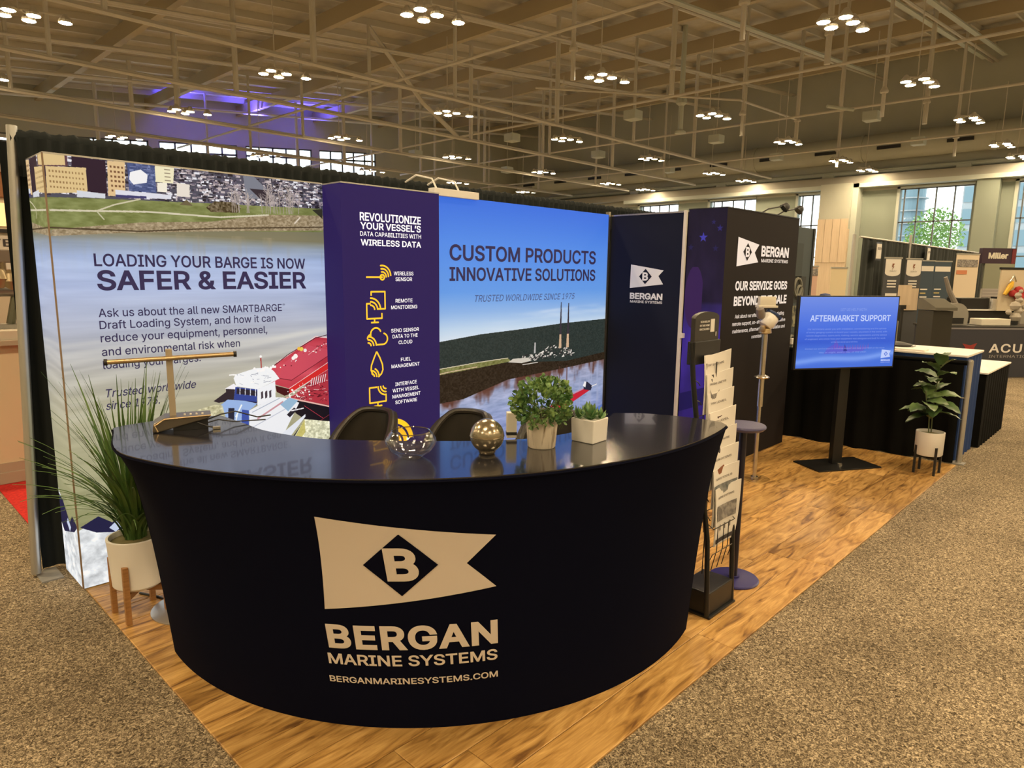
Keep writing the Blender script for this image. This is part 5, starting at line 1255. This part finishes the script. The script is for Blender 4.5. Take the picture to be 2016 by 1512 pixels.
# ================================================================== RIGHT END OF THE BOOTH
t = thing('side_rail_drape', 'low black pleated side drape closing the right end of the booth', 'drape', (0, 0, 0))
MB().grid(lambda u, v: pleat(u, v, 6.86, 7.04, 4.2, 1.27, .012, .90, .030, 17), 260, 6).build('curtain', M_blackdrape, t, smooth=True)
MB().tube([(6.90, 4.2, .905), (7.09, 1.26, .915)], .022, 8).build('crossbar', M_blackdrape, t)
t = thing('silver_post', 'short silver post at the front end of the low black drape', 'pole', (7.09, 1.235, 0))
MB().tube([(0, 0, .01), (0, 0, .935)], .023, 14).build('post', M_silver, t, smooth=True); MB().lathe([(0, .935), (.02, .935), (.018, .945), (0, .95)], 12).build('cap', M_chrome, t)
MB().box((-.05, -.05, 0), (.05, .05, .01)).build('foot', M_grey, t); MB().tube([(0, 0, .60), (-.06, .05, .61)], .006, 6).build('hook', M_chrome, t)
# blue skirted counter next door
t = thing('blue_skirted_table', 'white topped table with a royal blue skirt just past the silver post', 'table', (7.15, 1.27, 0))
MB().box((0, 0, .955), (.70, 1.35, .975), .004).build('table_top', M_whitecloth, t)
b = MB(); 
def skirt(pts, z0, z1, amp=.012, fr=40):
    P_ = [Vector((*p, 0)) for p in pts]; Ls = [0]
    for a_, b_ in zip(P_[:-1], P_[1:]): Ls.append(Ls[-1] + (b_ - a_).length)
    def fn(u, v):
        s = u * Ls[-1]; k = max(i for i in range(len(P_) - 1) if Ls[i] <= s + 1e-9); f_ = (s - Ls[k]) / (Ls[k + 1] - Ls[k]); p = P_[k].lerp(P_[k + 1], f_)
        d = (P_[k + 1] - P_[k]).normalized(); nn = Vector((d.y, -d.x, 0))
        return (p + nn * (amp * (.4 + .6 * (1 - v)) * math.sin(s * fr) * min(1, f_ * 12, (1 - f_) * 12)) + Vector((0, 0, z0 + (z1 - z0) * v)))
    return MB().grid(fn, 220, 5)
skirt([(.01, 1.34), (.01, .01), (.69, .01), (.69, 1.34)], .004, .955, .008, 46).build('skirt', M_bluecloth, t, smooth=True)
tag(MB().box((7.18, 1.62, .976), (7.32, 2.05, .99)).build('paper_stack', M_paper), 'flat stack of cream leaflets on the blue skirted table', 'papers')
t = thing('black_skirted_table', 'white topped low table with a black skirt beyond the blue one', 'table', (7.88, 1.22, 0))
MB().box((0, 0, .735), (1.28, .62, .752), .004).build('table_top', M_whitecloth, t)
skirt([(.01, .61), (.01, .01), (1.27, .01), (1.27, .61)], .004, .735, .006, 50).build('skirt', M_blackdrape, t, smooth=True)

# ================================================================== NEXT BOOTHS ON THE RIGHT
# tall slate display with round photographs
t = thing('slate_display_panel', 'tall slate display panel with machine photos behind the dark tower', 'display', (7.2, 3.12, 0))
M_slate = mat('slate_print', (.035, .052, .058), .6)
MB().box((0, 0, .02), (1.02, .05, 2.20), .01).build('panel', M_slate, t); MB().box((1.02, -.01, 0), (1.07, .06, 2.2)).build('edge', mat('dark_edge', (.02, .022, .02), .6), t)
MB().box((-.05, -.15, 0), (1.1, .2, .02)).build('base', M_black, t)
def square(x, z, w_, h_, m, d=.006): return MB().box((x, -d, z), (x + w_, 0, z + h_)).build('printed_photo', m, t)
square(.50, 1.64, .26, .38, mat('dark_green_photo', (.02, .03, .028), .6)); square(.50, 1.36, .40, .29, mat('dark_photo', (.015, .018, .016), .6)); square(.50, 1.08, .28, .24, mat('olive_photo', (.34, .33, .20), .6, noise=(9, (.03, .035, .03), (1, 1, 1), .45, .55))); square(.5, .78, .2, .24, mat('dark_photo2', (.02, .03, .03), .6))
for (x, z, r_) in [(.66, 1.53, .10), (.72, 1.47, .075), (.60, .9, .08)]:
    MB().tube([(x + r_ * math.cos(a * PI / 10), -.012, z + r_ * math.sin(a * PI / 10)) for a in range(21)], .015, 5).build('printed_ring', mat('ring_grey', (.22, .22, .18), .6), t)
# neighbouring back drape wall
t = thing('neighbour_back_drape', 'long dark back drape of the neighbouring booths, silver post at its left end', 'drape', (0, 0, 0))
MB().grid(lambda u, v: pleat(u, v, 14.75, 31, 4.62, 4.62, .01, 2.42, .03, 16), 400, 4).build('curtain', mat('charcoal_green_drape', (.022, .028, .026), .9), t, smooth=True)
MB().tube([(14.56, 4.72, 0), (14.56, 4.72, 2.48)], .035, 10).build('post', M_silver, t); MB().tube([(14.56, 4.62, 2.43), (31, 4.62, 2.43)], .02, 8).build('crossbar', M_silver, t)
MB().tube([(17.6, 4.5, 0), (17.6, 4.5, 2.6)], .03, 8).build('post', M_silver, t)
def hung_sign(label, x, y, z0, z1, w_, words):
    t = thing('hanging_sign', label, 'sign', (x, y, 0)); MB().box((0, -.02, z0), (w_, 0, z1), .01).build('board', M_paper, t); MB().box((-.03, -.005, z0 - .03), (w_ + .03, .005, z1 + .03)).build('frame', M_black, t)
    mp = plane_map((0, -.022, 0), (1, 0, 0), (0, 0, 1), .002); text(words, w_ * .12, w_ * .88, z1 - .12, .05, mp, M_ink, t, bold=.02); return t
hung_sign('white booth sign with rounded corners hung high on the dark drape', 15.22, 4.50, 2.02, 2.32, .30, 'BOOTH'); hung_sign('narrower white booth sign hung further right on the dark drape', 19.1, 4.5, 2.06, 2.36, .24, 'BOOTH')
M_slateb = mat('slate_banner', (.07, .075, .085), .6); M_blueb = mat('blue_banner', (.045, .075, .11), .6)
def banner(name, label, x, y, w_, h, m, rz=-.55):
    t = thing(name, label, 'banner', (x, y, 0), rz); MB().box((0, -.003, .06), (w_, .003, h)).build('sheet', m, t); MB().box((-.01, -.012, h), (w_ + .01, .012, h + .03)).build('top_rail', M_silver, t); MB().box((-.02, -.1, 0), (w_ + .02, .1, .07), .01).build('foot', M_silver, t); return t
for (x, y, lab, extra) in [(15.52, 4.40, 'slate roll-up banner with cream shield, nearest the drape post', 0), (16.42, 4.24, 'slate roll-up banner with cream shield and tan leaflet, next to the right', 1)]:
    t = banner('shield_banner', lab, x, y, .42, 2.03, M_slateb); t['group'] = 'roll-up shield banners'
    sh = [(.02, 2.02), (.40, 2.02), (.40, 1.80)] + [(.21 + .19 * math.cos(a), 1.74 - .07 * math.sin(a)) for a in [PI * k / 8 for k in range(9)]] + [(.02, 1.80)]
    mp = plane_map((0, -.005, 0), (1, 0, 0), (0, 0, 1), .004); flat_poly(sh, mp, M_paper, t, 'shield'); mp2 = plane_map((0, -.01, 0), (1, 0, 0), (0, 0, 1), .004)
    flat_poly([(.19, 1.93), (.24, 1.93), (.21, 1.87), (.235, 1.87), (.19, 1.80), (.205, 1.86), (.18, 1.86)], mp2, M_rust, t, 'emblem'); text('SURVEY', .13, .30, 1.76, .03, mp2, M_ink, t)
    for k in range(3): MB().box((.10, -.012, 1.56 - k * .06), (.32, -.004, 1.59 - k * .06)).build('printed_line', M_paper, t)
    if not extra:
        for k in range(2): MB().box((.08, -.012, 1.22 - k * .14), (.36, -.004, 1.32 - k * .14)).build('printed_panel', M_paper, t)
    else: MB().box((.0, -.03, .95), (.38, -.012, 1.42)).build('leaflet_panel', M_tanboard, t)
for (x, y, w_, lab) in [(18.35, 4.42, .40, 'blue-grey roll-up banner, left of the pair beside the white one'), (19.10, 4.30, .50, 'blue-grey roll-up banner, right of the pair beside the white one')]:
    t = banner('blue_banner', lab, x, y, w_, 2.03, M_blueb); t['group'] = 'blue-grey banners'; MB().box((.02, -.012, 1.80), (w_ - .03, -.004, 1.92)).build('printed_band', M_paper, t)
    for k in range(3): MB().box((.05, -.012, 1.36 - k * .09), (.05 + (.16 if k % 2 else .2), -.004, 1.39 - k * .09)).build('printed_line', mat('yellow_ink', (.6, .5, .2), .6) if k == 1 else M_paper, t)
t = banner('white_banner', 'tall cream roll-up banner with grey photo strip and orange bar', 19.75, 4.0, .70, 2.22, mat('cream_sheet', (.74, .64, .50), .7)); MB().box((.04, -.012, 1.92), (.66, -.004, 2.10)).build('printed_photo', M_photo, t); MB().box((.04, -.012, 1.74), (.36, -.004, 1.84)).build('printed_bar', mat('orange_ink', (.62, .24, .12), .6), t)
# cream board and pink board left of the drape post
t = banner('cream_banner', 'plain cream roll-up banner left of the tall drape post', 13.62, 4.78, .36, 1.80, mat('cream_yellow', (.72, .62, .42), .7)); t = banner('pink_banner', 'narrow pinkish roll-up banner left of the cream one', 13.30, 5.05, .17, 1.82, mat('pink_sheet', (.62, .42, .34), .7))
MB().box((0, -.01, 1.66), (.17, -.004, 1.8)).build('printed_photo', M_photo, t)
# grey tall kiosk
t = thing('tall_bin', 'tall black kiosk bin with sloping hood behind the white table', 'bin', (11.52, 2.50, 0), math.radians(-42))
b = MB(); b.add([(-.15, -.14, .0), (.15, -.14, .0), (.15, .2, .0), (-.15, .2, .0), (-.15, -.14, 1.18), (.15, -.14, 1.18), (.15, .2, 1.18), (-.15, .2, 1.18)], [(3, 2, 1, 0), (4, 5, 6, 7), (0, 1, 5, 4), (1, 2, 6, 5), (2, 3, 7, 6), (3, 0, 4, 7)]); b.build('body', mat('charcoal_plastic', (.028, .027, .022), .35), t)
b = MB(); b.add([(-.165, -.2, 1.19), (.165, -.2, 1.19), (.165, .2, 1.19), (-.165, .2, 1.19), (-.165, -.2, 1.23), (.165, -.2, 1.23), (.165, .10, 1.35), (-.165, .10, 1.35), (.165, .2, 1.35), (-.165, .2, 1.35)], [(3, 2, 1, 0), (0, 1, 5, 4), (4, 5, 6, 7), (7, 6, 8, 9), (1, 2, 8, 6, 5), (3, 0, 4, 7, 9), (2, 3, 9, 8)]); b.build('hood', mat('grey_plastic', (.12, .115, .095), .3), t)
t = thing('backpack', 'dark bag slumped on the white table before the kiosk bin', 'bag', (7.65, 2.0, .976)); t.location = (7.58, 1.95, .976)
MB().lathe([(0, 0), (.12, .0), (.13, .02), (.07, .035), (.02, .045), (0, .046)], 18).build('body', M_black, t, smooth=True); MB().box((-.02, -.14, .0), (.09, -.06, .012), .004).build('glossy_flap', M_silver, t)
# easel-like office chairs
for (x, y, lab) in [(11.72, 3.10, 'white framed mesh chair between the screen and the kiosk bin'),]:
    t = thing('mesh_chair', lab, 'chair', (x, y, 0), math.radians(-40))
    b = MB(); b.tube([(-.2, .2, 0), (-.12, .1, .5), (-.05, .16, .95)], .02, 8); b.tube([(.2, .2, 0), (.12, .1, .5), (.05, .16, .95)], .02, 8); b.build('frame', M_white, t)
    MB().box((-.2, -.2, .45), (.2, .2, .5), .02).build('seat', M_black, t); MB().box((-.17, .13, .55), (.17, .17, .98), .02).build('backrest', M_grey, t)
    for s_ in (-1, 1): MB().tube([(s_ * .18, -.18, .47), (s_ * .2, -.22, 0)], .015, 6).build('leg', M_white, t)
t = thing('tan_lectern', 'tan upright board on a dark bracket left of the kiosk bin', 'board', (13.5, 3.45, 0), math.radians(-42)); MB().box((-.12, 0, 1.17), (.12, .02, 1.52)).build('board', M_tanboard, t); MB().box((-.05, .0, 1.1), (.05, .04, 1.17)).build('bracket', M_black, t); MB().tube([(0, .02, 0), (0, .02, 1.12)], .02, 8).build('stand', M_black, t)
t = thing('grey_cabinet', 'small grey cabinet with a white top edge beside the big screen', 'cabinet', (12.2, 3.6, 0))
MB().box((0, 0, 0), (.7, .3, 1.0)).build('body', M_grey, t); MB().box((-.01, -.01, 1.0), (.71, .31, 1.03)).build('top_edge', M_white, t)
# table with the navy banner
t = thing('banner_table', 'table fronted by a charcoal banner lettered in white capitals', 'table', (13.05, 2.72, 0), math.radians(-42))
# its front faces the camera side; local x runs along the banner
M_nb = mat('charcoal_banner_cloth', (.035, .037, .05), .8)
MB().box((-.05, 0, .84), (2.4, .7, .865), .004).build('table_top', M_black, t)
MB().box((-.02, -.012, .02), (2.38, 0, .845)).build('front_banner', M_nb, t)
MB().box((-.02, -.014, .815), (2.38, -.012, .842)).build('hem', mat('grey_hem', (.20, .19, .21), .7), t)
mpb = plane_map((0, -.013, 0), (1, 0, 0), (0, 0, 1), .003)
text('ACUREN', .84, 1.98, .43, .145, mpb, M_logo, t, bold=.018, space=1.1); text('INTERNATIONAL', .85, 1.72, .345, .045, mpb, mat('dim_print', (.35, .34, .33), .7), t, bold=.0)
flat_poly([(.36, .58), (.50, .55), (.62, .59), (.57, .50), (.62, .44), (.48, .47), (.38, .45), (.42, .51)], mpb, mat('red_print', (.28, .03, .025), .7), t, 'emblem')
for k in (0, 1):
    MB().box((.02 + 2.28 * k, .6, 0), (.06 + 2.28 * k, .64, .84)).build('leg', M_black, t)
MB().box((-.02, 0.0, .02), (0, .68, .845)).build('side_cloth', M_nb, t)
TB = t
def on_table(lx_, ly_, z=.866):
    p = Vector((lx_, ly_, 0)); p.rotate(Matrix.Rotation(math.radians(-42), 3, 'Z')); return (13.05 + p.x, 2.72 + p.y, z)
rzT = math.radians(-42)
t = thing('belt_grinder', 'grey round topped machine with a raised jointed arm', 'machine', on_table(.42, .35), rzT)
b = MB(); n_ = 16; prm = [(-.20, 0), (.20, 0), (.21, .15)] + [(.21 * math.cos(a), .15 + .22 * math.sin(a)) for a in [PI * k / 12 for k in range(1, 12)]] + [(-.21, .15)]; n_ = len(prm)
b.add([(x, -.08, z) for x, z in prm] + [(x, .10, z) for x, z in prm], [tuple(range(n_)), tuple(range(2 * n_ - 1, n_ - 1, -1))] + [(i, n_ + i, n_ + (i + 1) % n_, (i + 1) % n_) for i in range(n_)]); b.build('body', M_grey, t)
b = MB(); b.box((-.14, -.085, .02), (.13, -.08, .12)); b.build('opening', M_black, t); MB().tube([(.02, 0, .34), (-.12, 0, .56), (-.22, 0, .80)], [.045, .04, .03], 8).build('arm', mat('arm_grey', (.22, .20, .18), .5), t); MB().box((-.34, -.15, 0), (-.2, .1, .10), .01).build('motor_box', M_black, t)
tag(MB().box((-.30, -.1, 0), (.22, .18, .11), .01).build('cream_case', M_cream), 'cream case lying beside the grey round machine', 'case').location = on_table(1.12, .3); bpy.data.objects['cream_case'].rotation_euler = (0, 0, rzT)
t = thing('black_cabinet', 'long low black cabinet with white edge lines behind the banner table', 'cabinet', (15.15, 2.92, 0), rzT)
MB().box((0, 0, 0), (1.9, .5, 1.05), .01).build('body', M_black, t); MB().box((-.02, -.02, 1.05), (1.92, .52, 1.075)).build('top_edge', M_white, t); MB().box((.05, .05, 1.075), (.62, .45, 1.28), .01).build('black_unit', M_black, t); MB().box((.66, .02, 1.075), (.76, .3, 1.27)).build('white_unit', M_white, t); MB().box((.95, .02, 1.10), (1.85, .45, 1.30)).build('right_unit', M_black, t)
t = thing('clear_figurine', 'knobbly pale grey figurine standing on the banner table', 'figurine', on_table(1.62, .45))
MB().tube([(0, 0, 0), (0, 0, .12)], .05, 10).build('stand', M_black, t); R = random.Random(3)
for (z, r_, dx) in [(1.0, .09, 0), (1.1, .07, .03), (1.19, .085, -.02), (1.29, .06, .02), (1.37, .055, 0), (1.44, .035, .03), (1.18, .05, .10), (1.08, .05, -.09)]:
    o = MB().lathe([(0, -r_), (r_ * .7, -r_ * .7), (r_, 0), (r_ * .7, r_ * .7), (0, r_)], 9).build('lobe', mat('pale_figurine', (.42, .38, .32), .25), t, smooth=True); o.location = (dx, -dx, z - .866)
t = thing('grid_display', 'grey square notice display with rows of print by the low cabinet', 'sign', (22.9, 3.95, 0), rzT); MB().box((0, 0, 1.12), (.60, .03, 1.72)).build('board', mat('lilac_grey', (.34, .32, .32), .6), t); MB().box((.05, -.005, 1.74), (.5, .03, 1.80)).build('header', M_black, t); MB().box((.27, .02, 0), (.33, .06, 1.12)).build('stand', M_grey, t)
for k in range(6): MB().box((.04, -.004, 1.18 + k * .085), (.56, 0, 1.185 + k * .085)).build('printed_line', M_paper, t)
t = thing('overhead_booth_sign', 'dark overhead booth sign with cream lettering and red end', 'sign', (20.70, 3.56, 0), rzT)
MB().box((-.1, 0, 2.02), (.78, .12, 2.40)).build('board', mat('plum_board', (.04, .02, .04), .5), t); MB().box((.68, -.01, 2.02), (.78, 0, 2.38)).build('red_end', mat('dark_red', (.16, .02, .03), .5), t); MB().box((0, -.006, 1.40), (.78, 0.02, 2.02)).build('grey_backing', mat('sage_panel', (.26, .28, .21), .7), t)
text('Miller', .06, .58, 2.14, .15, plane_map((0, -.002, 0), (1, 0, 0), (0, 0, 1), .003), M_cream, t, bold=.04)
for x in (0, .74): MB().box((x, .05, 0), (x + .04, .09, 2.02)).build('leg', M_silver, t)
t = thing('tool_display', 'cream panel with yellow tool and red bundle at the right edge', 'display', (15.45, 2.32, 0), rzT); MB().box((0, .10, 1.06), (1.2, .13, 1.82)).build('panel', mat('cream_panel', (.62, .54, .40), .6), t); MB().box((-.02, .09, 1.82), (1.22, .14, 1.86)).build('dark_top', M_black, t); MB().box((.5, .11, 0), (.6, .15, 1.06)).build('stand', M_grey, t)
MB().tube([(.06, .04, 1.36), (.16, .04, 1.52), (.20, .04, 1.60)], [.03, .05, .02], 8).build('yellow_tool', mat('yellow_plastic', (.75, .45, .03), .4), t); MB().tube([(.14, .04, 1.6), (.2, .04, 1.72), (.26, .04, 1.6)], .015, 8).build('bail', M_chrome, t)
for (x, z, r_) in [(.22, 1.38, .07), (.32, 1.44, .08), (.42, 1.38, .07), (.35, 1.32, .08)]:
    o = MB().lathe([(0, -r_), (r_ * .8, -r_ * .6), (r_, 0), (r_ * .7, r_ * .7), (0, r_)], 10).build('red_bundle', mat('red_cloth', (.42, .03, .03), .7), t, smooth=True); o.location = (x, .03, z)
t = thing('exit_sign', 'small glowing green exit sign far across the hall', 'sign', (36.7, 5.95, 0), rzT); MB().box((-.25, 0, 2.06), (.25, .04, 2.28)).build('face', mat('green_sign', (.02, .2, .04), .5, emit=(.06, .75, .18), estr=1.0), t); MB().tube([(0, .05, 0), (0, .05, 2.1)], .03, 6).build('post', M_grey, t)
text('EXIT', -.18, .18, 2.10, .13, plane_map((0, -.004, 0), (1, 0, 0), (0, 0, 1), .003), mat('sign_white', (.8, .9, .8), .5, emit=(.6, 1, .7), estr=.9), t, bold=.03)
t = thing('cap_stand', 'dusty blue cap on a slim black stand peeking over the big screen', 'cap', (7.92, 2.82, 0))
MB().lathe([(0, .10), (.05, .09), (.07, .05), (.08, .02), (.13, 0), (.13, -.005), (0, -.005)], 18, (0, 0, 1.37)).build('cap', mat('dusty_blue', (.06, .09, .24), .7), t)
MB().tube([(0, 0, 0), (0, 0, 1.37)], .012, 6).build('stand', M_black, t)

# ================================================================== BOOTH SEEN AT FAR LEFT
o = tag(MB().box((.84, 4.36, 0), (6.9, 7.4, .006)).build('red_carpet', M_red), 'bright red carpet of the booth behind the left pole', 'carpet')
t = thing('surveyor_cabinet', 'cream counter cabinet with plinth of the neighbouring booth at far left', 'cabinet', (-.6, 6.25, .007))
M_crm = mat('cream_laminate', (.66, .56, .38), .5); M_crm2 = mat('beige_trim', (.42, .34, .25), .6)
MB().box((0, .02, .16), (2.2, .6, 1.06)).build('body', M_crm, t); MB().box((-.02, 0, 0), (2.22, .62, .09), .004).build('plinth', M_crm2, t); MB().box((-.01, .01, .09), (2.21, .6, .16)).build('skirting', M_crm2, t)
MB().box((-.04, -.04, 1.06), (2.24, .64, 1.10), .004).build('worktop_edge', M_crm2, t); MB().box((-.02, -.02, 1.10), (2.22, .62, 1.17), .004).build('worktop', mat('pale_stone', (.60, .54, .44), .4), t)
t = thing('surveyor_backwall', 'lit cream booth wall lettered SURVEYORS at the far left edge', 'display', (-.6, 7.2, .007))
MB().box((0, 0, 0), (2.6, .1, 2.55)).build('panel', mat('backwall_cream', (.60, .52, .40), .6), t)
MB().box((-.02, -.06, 2.42), (2.62, 0, 2.56)).build('cornice', M_crm2, t); MB().box((0, -.03, 2.22), (2.6, 0, 2.42)).build('wood_band', mat('orange_brown_wood', (.30, .13, .05), .5), t)
MB().box((0, -.02, 1.98), (2.6, 0, 2.17)).build('light_strip', mat('warm_light_strip', (.8, .6, .3), .5, emit=(1, .70, .30), estr=.9), t)
MB().box((0, -.03, 1.925), (2.6, 0, 1.955)).build('black_rule', M_black, t); MB().box((0, -.02, 1.62), (2.6, 0, 1.90)).build('white_panel', mat('sign_panel_white', (.62, .58, .52), .6), t)
mps = plane_map((0, -.02, 0), (1, 0, 0), (0, 0, 1), .003)
text('SURVEYORS', 1.37, 2.30, 1.81, .062, mps, M_inkdark, t, bold=.01); text('SURVEYORS', 1.30, 1.88, 1.70, .042, mps, M_inkdark, t)
M_bz = mat('bronze_bust', (.28, .22, .13), .35, metal=.7)
t = thing('bronze_engine_model', 'bronze and steel engine model on the far left counter', 'ornament', (1.13, 6.5, 1.1785))
MB().box((-.5, -.08, 0), (.34, .1, .03)).build('base', M_grey, t)
for (x, z, r_) in [(-.30, .37, .10), (-.12, .38, .10), (-.02, .36, .09), (.08, .30, .07)]:
    o = MB().lathe([(0, -r_), (r_ * .7, -r_ * .7), (r_, 0), (r_ * .7, r_ * .7), (0, r_)], 14).build('cylinder_dome', M_bz, t, smooth=True); o.location = (x, 0, z)
MB().tube([(-.5, 0, .24), (-.1, 0, .30), (.0, 0, .30), (.16, 0, .24)], [.05, .06, .06, .04], 10).build('crankcase', mat('pewter', (.20, .19, .17), .4, metal=.6), t, smooth=True)
for x in (-.3, -.05, .1): MB().tube([(x, 0, .03), (x + .05, 0, .25)], .03, 8).build('strut', mat('olive_steel', (.10, .10, .06), .5), t)
MB().box((-.5, -.02, .50), (.12, .02, .60), .01).build('propeller_blade', mat('brown_blade', (.16, .13, .10), .5), t); MB().tube([(-.06, 0, .40), (-.06, 0, .52)], .02, 8).build('propeller_shaft', M_bz, t)

# clean up leftover datablocks
for c_ in list(bpy.data.curves):
    if c_.users == 0: bpy.data.curves.remove(c_)
SC.cycles.max_bounces = 8; SC.cycles.diffuse_bounces = 4; SC.cycles.glossy_bounces = 4; SC.cycles.transparent_max_bounces = 12
SC.cycles.use_denoising = True; SC.cycles.sample_clamp_indirect = 6.0
